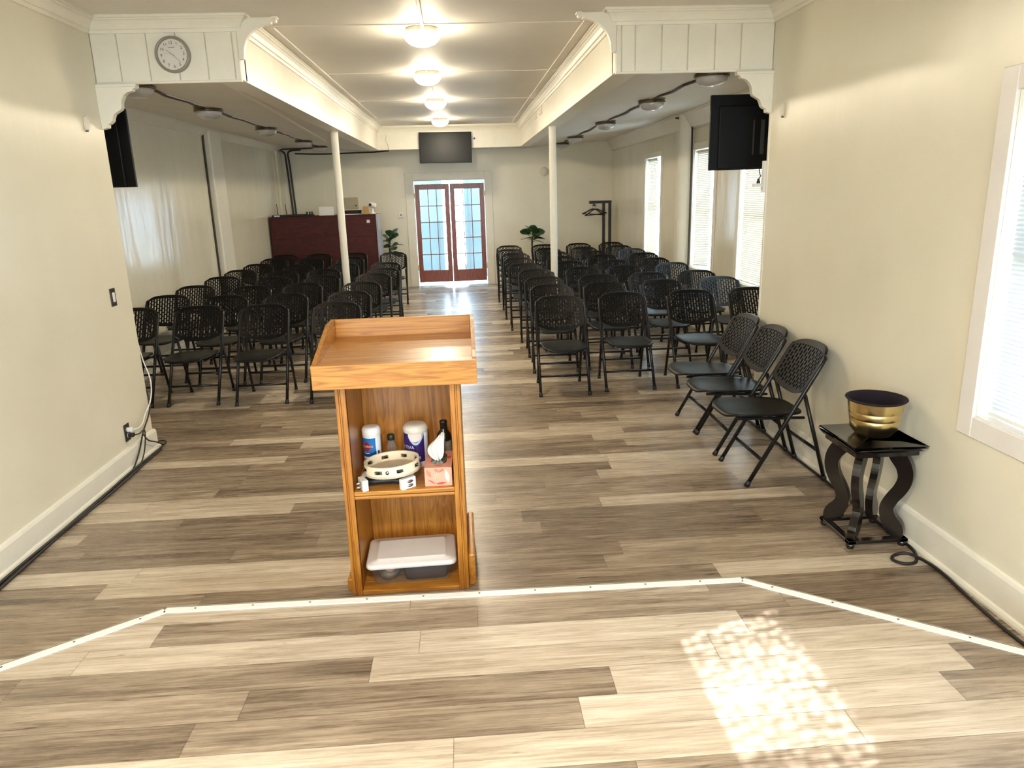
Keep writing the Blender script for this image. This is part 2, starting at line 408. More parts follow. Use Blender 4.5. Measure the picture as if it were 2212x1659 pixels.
# floor and stage platform
struct(MB().box(-3.6, 3.2, -2.7, YB+0.15, -0.1, 0).build('floor', M['floor'], fix=False))
PA, PB, PC, PD = (XL, 1.94), (-1.269, 2.732), (1.099, 2.697), (XR, 1.86)
poly = [PA, PB, PC, PD, (XR, -2.6), (XL, -2.6)]
struct(MB().prism(poly[::-1], lambda u, v, d: (u, v, d), 0.0, 0.2).build('floor_platform', M['floor'], fix=True))
b = MB()
def strip(p, q):
    p = Vector((*p, 0)); q = Vector((*q, 0)); d = (q-p).normalized(); n = Vector((-d.y, d.x, 0))
    pts = [p + n*0.004, q + n*0.004, q - n*0.034, p - n*0.034]
    b.mat(0).prism([(v.x, v.y) for v in pts], lambda u, v, z: (u, v, z), 0.2, 0.2045)
    pts = [p + n*0.006, q + n*0.006, q, p]
    b.prism([(v.x, v.y) for v in pts], lambda u, v, z: (u, v, z), 0.165, 0.2045)
    L = (q-p).length; k = 0.12
    while k < L:
        c = p + d*k - n*0.015
        b.mat(1).lathe([(0.0001, 0.2060), (0.004, 0.2055), (0.0045, 0.2042)], 8, (c.x, c.y, 0)); k += 0.23
strip(PA, (PB[0]-0.01, PB[1]-0.007)); strip(PB, PC); strip((PC[0]+0.01, PC[1]-0.007), PD)
struct(b.build('trim_1', [M['strip'], M['screw']]))

# near walls
NW = (2.06, 2.94, 0.78, 2.13)           # near window opening
wall_x('wall_left', XL-0.14, XL, -2.6, YE, 0, 3.0)
BW = (-0.95, 0.15, 0.78, 2.13)
wall_x('wall_right', XR, XR+0.14, -2.6, YE, 0, 3.0, [NW, BW])
b = MB(); xs = [XL-0.14, -2.1, -0.6, 0.4, 1.9, XR+0.14]
for k, (xa, xb) in enumerate(zip(xs, xs[1:])):
    if k in (1, 3): b.box(xa, xb, -2.75, -2.6, 0, 0.6); b.box(xa, xb, -2.75, -2.6, 2.3, 3.0)
    else: b.box(xa, xb, -2.75, -2.6, 0, 3.0)
struct(b.build('wall_front', M['wall'], fix=False))
for k, (xa, xb) in enumerate(((-2.1, -0.6), (0.4, 1.9))):  # unseen windows behind the camera, added to let in fill daylight
    b = MB(); b.box(xa, xa+0.05, -2.72, -2.66, 0.6, 2.3); b.box(xb-0.05, xb, -2.72, -2.66, 0.6, 2.3)
    for z in (0.6, 1.42, 2.25): b.box(xa+0.05, xb-0.05, -2.72, -2.66, z, z+0.05)
    struct(b.build('window_%d' % (k+5), M['casing'], fix=False))
struct(MB().box(AL-0.15, XL-0.14, YE-0.14, YE, 0, 3.0).build('wall_left_return', M['wall'], fix=False))
struct(MB().box(XR+0.14, AR+0.15, YE-0.14, YE, 0, 3.0).build('wall_right_return', M['wall'], fix=False))
# ceilings
struct(MB().box(XL-0.14, XR+0.14, -2.75, YF+0.2, ZC, ZC+0.1).build('ceiling', M['ceil'], fix=False))
struct(MB().box(XL, XR, -2.6, 1.7, 2.40, ZC).build('ceiling_alcove', M['ceil'], fix=False))
def slab(name, pts, t=0.08):
    n = len(pts); struct(MB().add(list(pts)+[(x, y, z+t) for x, y, z in pts],
        [tuple(range(n)), tuple(range(2*n-1, n-1, -1))]+[(i, (i+1) % n, n+(i+1) % n, n+i) for i in range(n)]).build(name, M['ceil']))
slab('ceiling_aisle_left', [(BL-0.15, YE+0.06, 2.60), (AL-0.1, YE+0.06, 2.74), (AL-0.1, YB, 2.74), (BL-0.15, YB, 2.60)])
slab('ceiling_aisle_right', [(BR+0.15, YE+0.06, 2.60), (AR+0.1, YE+0.06, 2.72), (AR+0.1, YB, 2.72), (BR+0.15, YB, 2.60)])
slab('ceiling_back', [(BL-0.2, YF+0.1, 2.62), (BL-0.2, YB, 2.62), (BR+0.2, YB, 2.62), (BR+0.2, YF+0.1, 2.62)])
struct(MB().box(AL-0.15, AR+0.15, YE-0.14, YB+0.15, 3.07, 3.15).build('roof', M['ceil'], fix=False))
# seams and battens of the nave ceiling
b = MB()
for y in (5.72, 7.87, 10.1, 12.6): b.box(BL if y > YE else XL, BR, y-0.011, y+0.011, ZC-0.006, ZC)
for x, y0, y1 in ((-1.28, 5.75, 12.3), (0.94, 5.65, 13.4)): b.box(x-0.010, x+0.010, y0, y1, ZC-0.011, ZC)
struct(b.build('trim_2', M['ceil'], fix=False))

# headers with vertical boards, beams
def header(name, x0, x1, xs):
    b = MB(); b.box(x0 - (0.14 if x0 < -2 else 0), x1 + (0.14 if x1 > 2 else 0), YE+0.012, YE+0.13, ZF+0.002, ZC+0.05)
    for a, c in zip(xs, xs[1:]): b.box(a+0.003, c-0.003, YE, YE+0.02, ZF, ZC)
    b.box(x0, x1, YE-0.004, YE+0.02, ZF-0.012, ZF+0.004)
    return struct(b.build(name, M['trim'], fix=False, bevel=0.003, seg=1))
header('wall_header_left', XL, BL, [XL, -2.22, -2.03, -1.84, -1.65, -1.475, BL])
header('wall_header_right', BR, XR, [BR, 1.145, 1.24, 1.425, 1.61, 1.80, 1.985, XR])
struct(MB().box(BL-0.165, BL, YE+0.1, YF+0.14, ZF, ZC).build('beam_left', M['trim'], fix=False))
struct(MB().box(BR, BR+0.165, YE+0.1, YF+0.14, ZF, ZC).build('beam_right', M['trim'], fix=False))
struct(MB().box(BL, BR, YF, YF+0.14, ZF, ZC).build('beam_far', M['trim'], fix=False))
b = MB()   # thin strips on the aisle ceilings beside the beams
b.bar((-1.62, YE+0.12, 2.598), (-2.05, 12.0, 2.628), 0.03, 0.012); b.bar((1.285, YE+0.12, 2.598), (1.30, 13.0, 2.598), 0.03, 0.012)
struct(b.build('trim_3', M['trim'], fix=False))
# crown moulding all the way round
prof = [(0, ZC), (0.088, ZC), (0.088, ZC-0.016), (0.074, ZC-0.017), (0.074, ZC-0.026), (0.062, ZC-0.029), (0.046, ZC-0.048), (0.036, ZC-0.068), (0.034, ZC-0.076), (0.020, ZC-0.077), (0.016, ZC-0.098), (0, ZC-0.098)]
path = [(XL, 1.7), (XL, YE), (BL, YE), (BL, YF), (BR, YF), (BR, YE), (XR, YE), (XR, 1.7)]
struct(MB().sweep(path, prof, side=-1).build('trim_4', M['trim']))
# aisle cornices
def cornice(name, path, z, w, h, side):
    struct(MB().sweep(path, [(0, z+0.05), (w, z+0.05), (w, z-0.01), (w*0.75, z-0.02), (w*0.25, z-h+0.02), (0.012, z-h), (0, z-h)], side=side).build(name, M['trim']))
cornice('trim_5', [(AL, YE), (AL, YB)], 2.73, 0.13, 0.10, -1)
cornice('trim_6', [(AR, YE), (AR, YB)], 2.70, 0.16, 0.20, 1)

# hall walls
WIN = [(11.2, 12.15, 0.76, 2.24), (8.8, 9.62, 0.76, 2.24), (6.95, 7.95, 0.76, 2.24)]
wall_x('wall_left_hall', AL-0.15, AL, YE, YB, 0, 3.1, m='wall_hall')
wall_x('wall_right_hall', AR, AR+0.15, YE, YB, 0, 3.1, WIN, m='wall_hall')
DX0, DX1, DZ = -0.93, 0.47, 2.05
b = MB(); b.box(AL-0.15, DX0, YB, YB+0.15, 0, 3.1); b.box(DX1, AR+0.15, YB, YB+0.15, 0, 3.1); b.box(DX0, DX1, YB, YB+0.15, DZ, 3.1)
struct(b.build('wall_back', M['wall'], fix=False))
# boxed pipe chases and panel seams on the hall walls
struct(MB().box(AL, AL+0.09, 10.56, 11.05, 0, 2.75).build('trim_7', M['trim'], fix=False, bevel=0.02))
struct(MB().box(AL, AL+0.05, 14.42, YB, 0, 2.75).build('trim_8', M['wall'], fix=False, bevel=0.01))
b = MB(); b.lathe([(0.13, 0), (0.13, 2.74)], 24, (AR-0.02, 9.82, 0)); b.box(AR-0.03, AR, 9.66, 10.35, 0, 2.72)
struct(b.build('trim_9', M['trim'], fix=False))
b = MB()
for x0, x1, z1 in ((-3.4, -2.62, 2.09), (2.12, 2.98, 1.97)): b.box(x0, x1, YB-0.012, YB, 0, z1)
struct(b.build('trim_10', M['wall'], fix=False, bevel=0.003, seg=1))
# baseboards
def base(name, path, side, h):
    pr = [(0, 0), (0.034, 0), (0.034, 0.012), (0.028, 0.024), (0.018, 0.03), (0.018, h-0.02), (0.012, h-0.006), (0, h)]
    return struct(MB().sweep(path, pr, side=side).build(name, M['trim']))
base('baseboard_left', [(XL, -2.6), (XL, YE+0.002), (XL-0.10, YE+0.002)], -1, 0.155)
base('baseboard_right', [(XR, -2.6), (XR, YE+0.002), (XR+0.10, YE+0.002)], 1, 0.178)
base('baseboard_left_hall', [(AL, YE), (AL, 13.3)], -1, 0.15)
base('baseboard_right_hall', [(AR, YE), (AR, YB)], 1, 0.15)
struct(MB().box(XR-0.004, XR+0.02, YE-0.02, YE+0.012, 0.17, ZF).build('trim_11', M['trim'], fix=False, bevel=0.004))

# unseen slab added outside to keep the sun off the hall windows
struct(MB().box(AR+0.15, AR+2.3, YE-0.1, YB+0.3, 2.95, 3.05).build('sun_blocker', M['porch'], fix=False))
# ------------------------------------------------------------------ windows and blinds
def casing(b, x, y0, y1, z0, z1, w, t):
    b.box(x-t, x, y0-w, y0, z0-w, z1+w); b.box(x-t, x, y1, y1+w, z0-w, z1+w)
    b.box(x-t, x, y0, y1, z1, z1+w); b.box(x-t, x, y0, y1, z0-w, z0)
def window(name, x, y0, y1, z0, z1, w, tm, upper='pane'):
    zm = (z0+z1)/2
    b = MB(); casing(b, x, y0, y1, z0, z1, w, 0.018)
    o = struct(b.build(name, M[tm], fix=False, bevel=0.004, seg=1))
    f = MB(); xo = x + 0.085
    for zb, zt, dx in ((z0, zm+0.02, 0.0), (zm-0.02, z1, 0.03)):
        f.box(xo+dx, xo+dx+0.03, y0, y0+0.04, zb, zt); f.box(xo+dx, xo+dx+0.03, y1-0.04, y1, zb, zt)
        f.box(xo+dx, xo+dx+0.03, y0+0.04, y1-0.04, zb, zb+0.045); f.box(xo+dx, xo+dx+0.03, y0+0.04, y1-0.04, zt-0.04, zt)
    f.build('window_frame', M['casing'], o, fix=False)
    MB().box(xo+0.012, xo+0.016, y0+0.04, y1-0.04, z0+0.045, zm-0.02).build('pane', M['pane'], o, fix=False)
    MB().box(xo+0.042, xo+0.046, y0+0.04, y1-0.04, zm+0.025, z1-0.04).build('pane', M[upper], o, fix=False)
    MB().box(x-0.005, x+0.085, y0, y1, z0-0.003, z0+0.006).build('sill', M[tm], o, fix=False)
    return o
def blind(label, x, y0, y1, zb, zt, tilt_fn, slat, group=None, droop=0.0, pitch=0.0215):
    o = thing('window_blind', label, 'blind', (x, (y0+y1)/2, zt), 0, group)
    hw = (y1-y0)/2; H = zt-zb
    MB().box(-0.014, 0.014, -hw, hw, -0.028, 0).build('headrail', M['white_plastic'], o, fix=False, bevel=0.003, seg=1)
    s = MB(); n = int((H-0.045)/pitch)
    for i in range(n):
        z = -0.038 - i*pitch; a = tilt_fn(zt+z); dz = droop*i/n
        ca, sa = math.cos(a)*0.0125, math.sin(a)*0.0125
        # slat: inner edge toward the room (-x), crowned across its width
        p = []
        for k, u in enumerate((-1, 0, 1)):
            up = 0.0014 if u == 0 else 0
            p.append((u*ca - up*math.sin(a), z + u*sa + up*math.cos(a)))
        for (xa, za), (xb, zb2) in zip(p, p[1:]):
            s.add([(xa, -hw, za+dz), (xa, hw, za-dz), (xb, hw, zb2-dz), (xb, -hw, zb2+dz)], [(0, 1, 2, 3)], True)
    s.build('slats', slat, o, fix=False)
    zz = -H+0.012
    r = MB(); r.bar((0, -hw, zz+droop), (0, hw, zz-droop), 0.024, 0.014); r.build('bottom_rail', M['white_plastic'], o, fix=False)
    c = MB()
    for y in (-hw*0.7, hw*0.7): c.tube([(-0.016, y, -0.03), (-0.016, y, zz)], 0.0011, 4)
    c.build('ladder_cord', M['white_plastic'], o, fix=False)
    return o
window('window_1', XR, *NW, 0.095, 'casing', 'pane_dapple')
window('window_7', XR, *BW, 0.095, 'casing')  # second one is unseen, added for bluish fill light on the platform
closed = lambda z: math.radians(64)
def near_tilt(z): return math.radians(48) if z > 1.49 else math.radians(-66)
nb = blind('white slatted blind in the window beside the brass bucket', XR+0.045, NW[0]+0.02, NW[1]-0.025, NW[2]+0.01, NW[3], near_tilt, M['slat_white'], pitch=0.0192)
w = MB(); w.tube([(-0.03, 0.24, -0.04), (-0.032, 0.25, -0.72)], 0.005, 6); w.build('tilt_wand', M['white_plastic'], nb)
for i, (a, c, e, f) in enumerate(WIN): window('window_%d' % (i+2), AR, a, c, e, f, 0.08, 'trim')
gb = 'ivory blinds along the window wall'
blind('ivory slatted blind in the farthest window, nearest the coat rack', AR+0.03, 11.52, 12.13, 0.77, 2.23, closed, M['slat'], gb)
blind('ivory slatted blind hanging crooked beside the round pipe chase', AR+0.03, 9.02, 9.60, 0.80, 2.23, closed, M['slat'], gb, droop=0.022)
blind('ivory slatted blind partly behind the big black television back', AR+0.03, 6.98, 7.93, 0.77, 2.23, closed, M['slat'], gb)

# ------------------------------------------------------------------ double doors and what lies outside
b = MB(); t = 0.022
b.box(DX0-0.15, DX0, YB-t, YB, 0, DZ+0.15); b.box(DX1, DX1+0.14, YB-t, YB, 0, DZ+0.15); b.box(DX0, DX1, YB-t, YB, DZ, DZ+0.15)
b.box(DX0, DX0+0.012, YB, YB+0.15, 0, DZ); b.box(DX1-0.012, DX1, YB, YB+0.15, 0, DZ); b.box(DX0, DX1, YB, YB+0.15, DZ-0.012, DZ)
struct(b.build('trim_12', M['trim'], fix=False, bevel=0.004, seg=1))
def leaf(name, x0, x1, hinge):
    y0, y1 = YB+0.045, YB+0.085; z0, z1 = 0.075, 1.975
    st, tr, br = 0.088, 0.10, 0.235
    b = MB(); b.box(x0, x0+st, y0, y1, z0, z1); b.box(x1-st, x1, y0, y1, z0, z1)
    b.box(x0+st, x1-st, y0, y1, z1-tr, z1); b.box(x0+st, x1-st, y0, y1, z0, z0+br)
    gx0, gx1, gz0, gz1 = x0+st, x1-st, z0+br, z1-tr
    for k in (1, 2):
        x = gx0+(gx1-gx0)*k/3; b.box(x-0.008, x+0.008, y0+0.006, y1-0.006, gz0, gz1)
    for k in range(1, 5):
        z = gz0+(gz1-gz0)*k/5; b.box(gx0, gx1, y0+0.006, y1-0.006, z-0.008, z+0.008)
    o = struct(b.build(name, M['door'], fix=False, bevel=0.003, seg=1))
    MB().box(gx0, gx1, (y0+y1)/2-0.002, (y0+y1)/2+0.002, gz0, gz1).build('pane', M['pane'], o, fix=False)
    for z in (0.32, 1.72):
        h = MB(); h.box(hinge-0.012, hinge+0.012, y0-0.008, y0+0.002, z, z+0.10); h.tube([(hinge, y0-0.008, z), (hinge, y0-0.008, z+0.10)], 0.006, 8)
        h.build('hinge', M['brasshinge'], o)
    return o
xm = (DX0+DX1)/2
leaf('door_1', DX0+0.025, xm-0.008, DX0+0.018); leaf('door_2', xm+0.008, DX1-0.025, DX1-0.018)
# porch beyond the doors: pale blue front boards with an open middle, landing, far ground
b = MB(); b.box(-2.4, -0.50, 16.3, 16.4, 0, 2.6); b.box(0.12, 2.4, 16.3, 16.4, 0, 2.6)
b.box(-0.50, -0.42, 16.28, 16.42, 0, 2.6); b.box(0.05, 0.12, 16.28, 16.42, 0, 2.6)
struct(b.build('wall_porch', M['blue_wash'], fix=False))
struct(MB().box(-2.5, 2.5, YB+0.15, 17.2, -0.12, -0.005).build('floor_porch', M['porch'], fix=False))
struct(MB().box(-0.42, 0.05, 16.3, 16.42, 0, 0.26).build('trim_13', M['porch'], fix=False))
struct(MB().box(-1.6, 1.3, YB+0.15, YB+0.85, 2.45, 2.52).build('porch_sun_blocker', M['porch'], fix=False))  # unseen overhang added to cut sun bouncing off the outer wall
struct(MB().box(-30, 30, -30, 45, -0.6, -0.5).build('floor_ground', M['ground'], fix=False))

# ------------------------------------------------------------------ folding chairs
def make_chair():
    r = bpy.data.objects.new('folding_chair', None); COL.objects.link(r); r.empty_display_size = 0.05
    tag(r, 'chair', 'chair')
    HX = 0.222
    yl = lambda z: -0.255 + 0.45*z/0.80          # lean of the long front tubes
    # backrest: perforated, curved panel
    cols = 15; pitch = 0.0205; zp = 0.036
    xs = [-1.0]; kinds = [None]
    inner = 0.197
    ux = [-0.222, -inner]
    wcol = 2*inner/cols
    for i in range(cols):
        ux += [-inner + wcol*(i+0.54), -inner + wcol*(i+1)]
    ux += [0.222]
    vz = [0.0, 0.028]; base_z = 0.028; top_z = 0.262; rows = 6; hp = (top_z-base_z)/rows
    for k in range(rows): vz += [base_z+hp*(k+0.25), base_z+hp*(k+0.5), base_z+hp*(k+0.75), base_z+hp*(k+1)]
    vz += [0.292]
    nx, nz = len(ux)-1, len(vz)-1
    def solidcell(i, j):
        if i == 0 or i == nx-1 or j == 0 or j == nz-1: return True
        if (i-1) % 2 == 1: return True           # upright web between two slots
        col = (i-1)//2; q = (j-1) % 4
        return q == 0 if col % 2 == 0 else q == 2
    def pos(u, w, d):
        a = abs(u)/0.222; v = w/0.292
        top = 0.842 - 0.012*a*a - 0.042*a**6; bot = 0.538 + 0.055*a**2.6
        z = bot + (top-bot)*v
        wd = 1 - 0.035*(1-v)*1.2 - 0.05*max(0, v-0.8)/0.2*a**3
        x = u*wd
        y = yl(z) + 0.034*(1-a*a) - 0.004 + d
        return (x, y, z)
    b = MB(); T = 0.008
    idx = {}
    vs = []
    def vid(i, j, s):
        k = (i, j, s)
        if k not in idx:
            idx[k] = len(vs); vs.append(pos(ux[i], vz[j], T if s else -T))
        return idx[k]
    fs = []
    for i in range(nx):
        for j in range(nz):
            if not solidcell(i, j): continue
            fs.append((vid(i,j,0), vid(i+1,j,0), vid(i+1,j+1,0), vid(i,j+1,0)))
            fs.append((vid(i,j,1), vid(i,j+1,1), vid(i+1,j+1,1), vid(i+1,j,1)))
            for di, dj, p, q in ((-1,0,(i,j),(i,j+1)), (1,0,(i+1,j+1),(i+1,j)), (0,-1,(i+1,j),(i,j)), (0,1,(i,j+1),(i+1,j+1))):
                a, c = i+di, j+dj
                if a < 0 or c < 0 or a >= nx or c >= nz or not solidcell(a, c):
                    fs.append((vid(*p,1), vid(*q,1), vid(*q,0), vid(*p,0)))
    b.add(vs, fs, False)
    b.build('backrest', M['chair_plastic'], r)
    # seat: dished, waterfall front
    b = MB(); n = 40; rings = 7
    def sp(t, k, side):
        a = 2*PI*k/n; ca, sa = math.cos(a), math.sin(a)
        e = 2/4.2
        ox = math.copysign(abs(ca)**e, ca); oy = math.copysign(abs(sa)**e, sa)
        y = -0.125 + 0.25*oy*t
        wd = 0.205 - 0.02*(y+0.375)/0.5 - (0.012 if y < -0.30 else 0)
        x = wd*ox*t
        z = 0.452 - 0.035*(y+0.375)*0.9
        z -= 0.016*(1-t**2) + (0.0)
        if y < -0.29: z -= 2.6*(y+0.29)**2
        z += 0.006*abs(ox*t)**3
        if side: z -= 0.020 - 0.008*t**6
        return (x, y, z)
    top = [sp(0.001, 0, 0)] + [sp((i+1)/rings, k, 0) for i in range(rings) for k in range(n)]
    bot = [sp(0.001, 0, 1)] + [sp((i+1)/rings, k, 1) for i in range(rings) for k in range(n)]
    o = len(top); fs = []
    for k in range(n):
        k2 = (k+1) % n
        fs.append((0, 1+k, 1+k2)); fs.append((o, o+1+k2, o+1+k))
        for i in range(rings-1):
            A, B = 1+i*n, 1+(i+1)*n
            fs.append((A+k, B+k, B+k2, A+k2)); fs.append((o+A+k, o+A+k2, o+B+k2, o+B+k))
        E = 1+(rings-1)*n
        fs.append((E+k, o+E+k, o+E+k2, E+k2))
    b.add(top+bot, fs, True); b.build('seat', M['chair_seat'], r)
    for s in (-1, 1):
        b = MB()
        b.tube([(s*HX, yl(0.012), 0.012), (s*HX, yl(0.5), 0.5), (s*HX, yl(0.74), 0.74), (s*(HX-0.006), yl(0.79), 0.785), (s*(HX-0.025), yl(0.80), 0.80)],
               [0.0132, 0.0132, 0.0132, 0.0132, 0.0105], 10)
        lg = b.build('leg', M['chair_metal'], r)
        b = MB(); b.tube([(s*HX, yl(0), 0.0), (s*HX, yl(0.028), 0.028), (s*HX, yl(0.032), 0.032)], [0.0172, 0.0165, 0.0135], 10); b.build('rubber_foot', M['black'], lg)
    for s in (-1, 1):
        b = MB(); x = s*0.202
        b.tube([(x, 0.2514, 0.012), (x, 0.088, 0.56)], 0.0126, 10)
        b.bar((x, 0.09, 0.545), (s*(HX-0.004), yl(0.575), 0.575), 0.02, 0.012)
        lg = b.build('leg', M['chair_metal'], r)
        b = MB(); b.tube([(x, 0.255, 0), (x, 0.2467, 0.028), (x, 0.2455, 0.032)], [0.0165, 0.0155, 0.013], 10); b.build('rubber_foot', M['black'], lg)
    b = MB(); y = yl(0.165); b.tube([(-HX, y, 0.165), (HX, y, 0.165)], 0.0108, 8); b.build('stretcher', M['chair_metal'], r)
    b = MB(); y = 0.255-0.167*0.20/0.56; b.tube([(-0.202, y, 0.20), (0.202, y, 0.20)], 0.0108, 8); b.build('stretcher', M['chair_metal'], r)
    b = MB(); y = yl(0.415)
    b.tube([(-HX, y, 0.415), (HX, y, 0.415)], 0.009, 8)
    for s in (-1, 1): b.bar((s*0.17, -0.31, 0.424), (s*0.17, 0.11, 0.408), 0.016, 0.014)
    b.build('seat_support', M['chair_metal'], r)
    return r
CH = make_chair(); used = False
def put(x, y, rz, label, group):
    global used
    if not used:
        CH.location = (x, y, 0); CH.rotation_euler = (0, 0, rz); CH['label'] = label; CH['group'] = group; used = True; return CH
    return copy_tree(CH, (x, y, 0), rz, label, group)
ORD = ['first', 'second', 'third', 'fourth', 'fifth', 'sixth', 'seventh', 'eighth', 'last']
W_SIDE = dict(
 A=[(.86,6.84),(.89,7.72),(.90,8.46),(.89,9.30),(.82,10.12),(.80,11.02),(.81,11.88),(.78,12.72),(.82,13.6)],
 B=[(1.47,6.91),(1.46,7.75),(1.52,8.45),(1.50,9.36),(1.44,10.22),(1.44,11.0),(1.45,11.87),(1.43,12.70),(1.46,13.58)],
 C=[(2.13,6.91),(2.08,7.79),(2.12,8.50),(2.02,9.37),(2.05,10.17),(2.06,11.06),(2.06,11.80),(2.04,12.67),(2.10,13.62)],
 D=[(2.73,6.93),(2.73,7.85),(2.71,8.56),(2.70,9.55),(2.64,10.29),(2.71,11.16),(2.72,12.0),(2.67,12.78),(2.70,13.6)])
L_SIDE = dict(
 S=[(-1.21,6.97),(-1.21,7.76),(-1.19,8.57),(-1.16,9.5),(-1.11,10.19),(-1.16,11.02),(-1.21,12.93)],
 R=[(-1.88,7.0),(-1.86,7.77),(-1.88,8.70),(-1.80,9.46),(-1.92,10.29),(-1.78,11.1),(-1.85,12.2),(-1.90,13.1)],
 Q=[(-2.5,7.07),(-2.47,7.78),(-2.43,8.58),(-2.40,9.5),(-2.48,10.27),(-2.44,11.15),(-2.50,12.25),(-2.52,13.12)],
 P=[(-3.10,7.08),(-3.12,7.98),(-3.13,8.81),(-3.11,9.75),(-3.13,10.62),(-3.12,11.5),(-3.11,12.45),(-3.11,13.2)])
seatname = dict(A='in the aisle seat', B='second from the aisle', C='third from the aisle', D='in the seat by the wall',
                S='in the aisle seat', R='second from the aisle', Q='third from the aisle', P='in the seat by the wall')
for side, nm, gr in ((W_SIDE, 'window-side block', 'black folding chairs in the window-side block'), (L_SIDE, 'dark-cabinet-side block', 'black folding chairs in the dark-cabinet-side block')):
    for c, lst in side.items():
        for i, (x, y) in enumerate(lst):
            o = ORD[i] if i < 7 or len(lst) == 9 else 'last'
            if c == 'S' and i == 6: o = 'last'
            if len(lst) == 9 and i == 8: o = 'last'
            put(x, y-0.275, math.radians(random.uniform(-1.6, 1.6)), 'black folding chair, %s, %s row of the %s' % (seatname[c], o, nm), gr)
for i, (y, w) in enumerate(((4.32, 'nearest the dark plant stand'), (4.87, 'in the middle of the three'), (5.36, 'farthest from the plant stand'))):
    put(1.665+0.255, y, -PI/2 + math.radians((1.0, -1.5, 1.0)[i]), 'black folding chair against the side wall, %s' % w, 'black folding chairs along the side wall')

# ------------------------------------------------------------------ lectern
LX0, LX1, LY0, LY1 = -0.585, -0.045, 3.085, 3.56
lx, ly = (LX0+LX1)/2, (LY0+LY1)/2
L = thing('lectern', 'honey oak lectern with open shelves standing before the stage edge', 'lectern', (lx, ly, 0))
def lp(b, name, m, bev=0.003):
    b.v = [(x-lx, y-ly, z) for x, y, z in b.v]; return b.build(name, m, L, bevel=bev, fix=False)
for s, x0, x1 in ((-1, LX0, LX0+0.045), (1, LX1-0.045, LX1)):
    b = MB(); b.box(x0, x1, LY0+0.012, LY1, 0, 1.07)
    o0, o1 = (x0, x1) if s < 0 else (x1, x0)
    for a, c, d in ((0, 0.014, 0.004), (0.0155, 0.0225, 0.006), (0.024, 0.045, 0.0)):
        p, q = sorted((o0 - s*a, o0 - s*c)); b.box(p, q, LY0+d, LY0+0.03, 0, 1.05)
    lp(b, 'side_panel', M['oak_z'], 0.002)
lp(MB().box(LX0+0.045, LX1-0.045, LY1-0.02, LY1, 0, 1.07), 'back_panel', M['oak_z'])
b = MB(); b.box(LX0+0.045, LX1-0.045, LY0+0.014, LY1-0.02, 0.478, 0.515); b.box(LX0+0.045, LX1-0.045, LY0+0.004, LY0+0.014, 0.478, 0.492); b.box(LX0+0.045, LX1-0.045, LY0+0.002, LY0+0.016, 0.496, 0.515)
lp(b, 'shelf', M['oak_x'])
lp(MB().box(LX0+0.045, LX1-0.045, LY0+0.004, LY1-0.02, 0, 0.02), 'bottom_board', M['oak_x'])
b = MB(); b.box(LX1, LX1+0.034, LY0+0.03, LY1+0.03, 0, 0.165); lp(b, 'base_trim', M['oak_y'], 0.01)
b = MB(); b.box(LX0-0.03, LX0, LY0+0.05, LY1+0.03, 0, 0.06); lp(b, 'base_trim', M['oak_y'], 0.008)
TX0, TX1, TY0, TY1 = -0.655, 0.032, 2.985, 3.553
b = MB(); b.prism([(TY0+0.018, 1.085), (TY1-0.016, 1.120), (TY1-0.016, 1.140), (TY0+0.018, 1.105)], lambda u, v, d: (d, u, v), TX0+0.018, TX1-0.018)
lp(b, 'desk_top', M['oak_x'], 0)
lp(MB().box(TX0, TX1, TY0, TY0+0.02, 1.02, 1.124), 'front_lip', M['oak_x'])
for x0, x1, wear in ((TX0, TX0+0.018, False), (TX1-0.018, TX1, True)):
    b = MB(); b.prism([(TY0+0.02, 1.02), (TY1, 1.045), (TY1, 1.225), (3.40, 1.225), (TY0+0.03, 1.124), (TY0+0.02, 1.124)], lambda u, v, d: (d, u, v), x0, x1)
    if wear:
        b.mat(1).box(x0-0.0005, x1-0.004, 3.485, 3.545, 1.224, 1.2256)
        b.prism([(TY0+0.04, 1.1275), (TY0+0.10, 1.1450), (TY0+0.10, 1.1462), (TY0+0.04, 1.1287)], lambda u, v, d: (d, u, v), x0+0.002, x1-0.002)
    lp(b, 'side_rim', [M['oak_y'], M['wear']], 0.002)
lp(MB().box(TX0+0.018, TX1-0.018, TY1-0.016, TY1, 1.045, 1.225), 'back_rim', M['oak_x'])
SH = 0.515
# canister of wipes, blue label
def cyl_fn(R, a0): return lambda x, y: (R*math.cos(a0 + x/R), R*math.sin(a0 + x/R), y)
def band(b, F, xs, lo, hi):
    for xa, xb in zip(xs, xs[1:]): b.add([F(xa, lo(xa)), F(xb, lo(xb)), F(xb, hi(xb)), F(xa, hi(xa))], [(0,1,2,3)])
def span(a, c, n=10): return [a+(c-a)*k/n for k in range(n+1)]
def arcband(b, R, z0, z1, a0, a1, n=16): b.lathe([(R, z0), (R, z1)], n, arc=(math.radians(a0), math.radians(a1)))
c1 = thing('wipes_canister', 'slim white wipes canister with blue label at the back of the lectern shelf', 'canister', (-0.486, 3.40, SH))
R = 0.043
b = MB(); b.lathe([(0.001, 0), (R-0.002, 0), (R, 0.004), (R, 0.165), (R-0.002, 0.168)], 32); b.build('body', M['label_white'], c1)
b = MB(); b.lathe([(R+0.001, 0.166), (R+0.002, 0.17), (R+0.002, 0.196), (R-0.004, 0.207), (R-0.010, 0.210), (0.001, 0.208)], 32); b.build('lid', M['white_plastic'], c1)
b = MB(); arcband(b, R+0.0006, 0.085, 0.160, -190, -60)
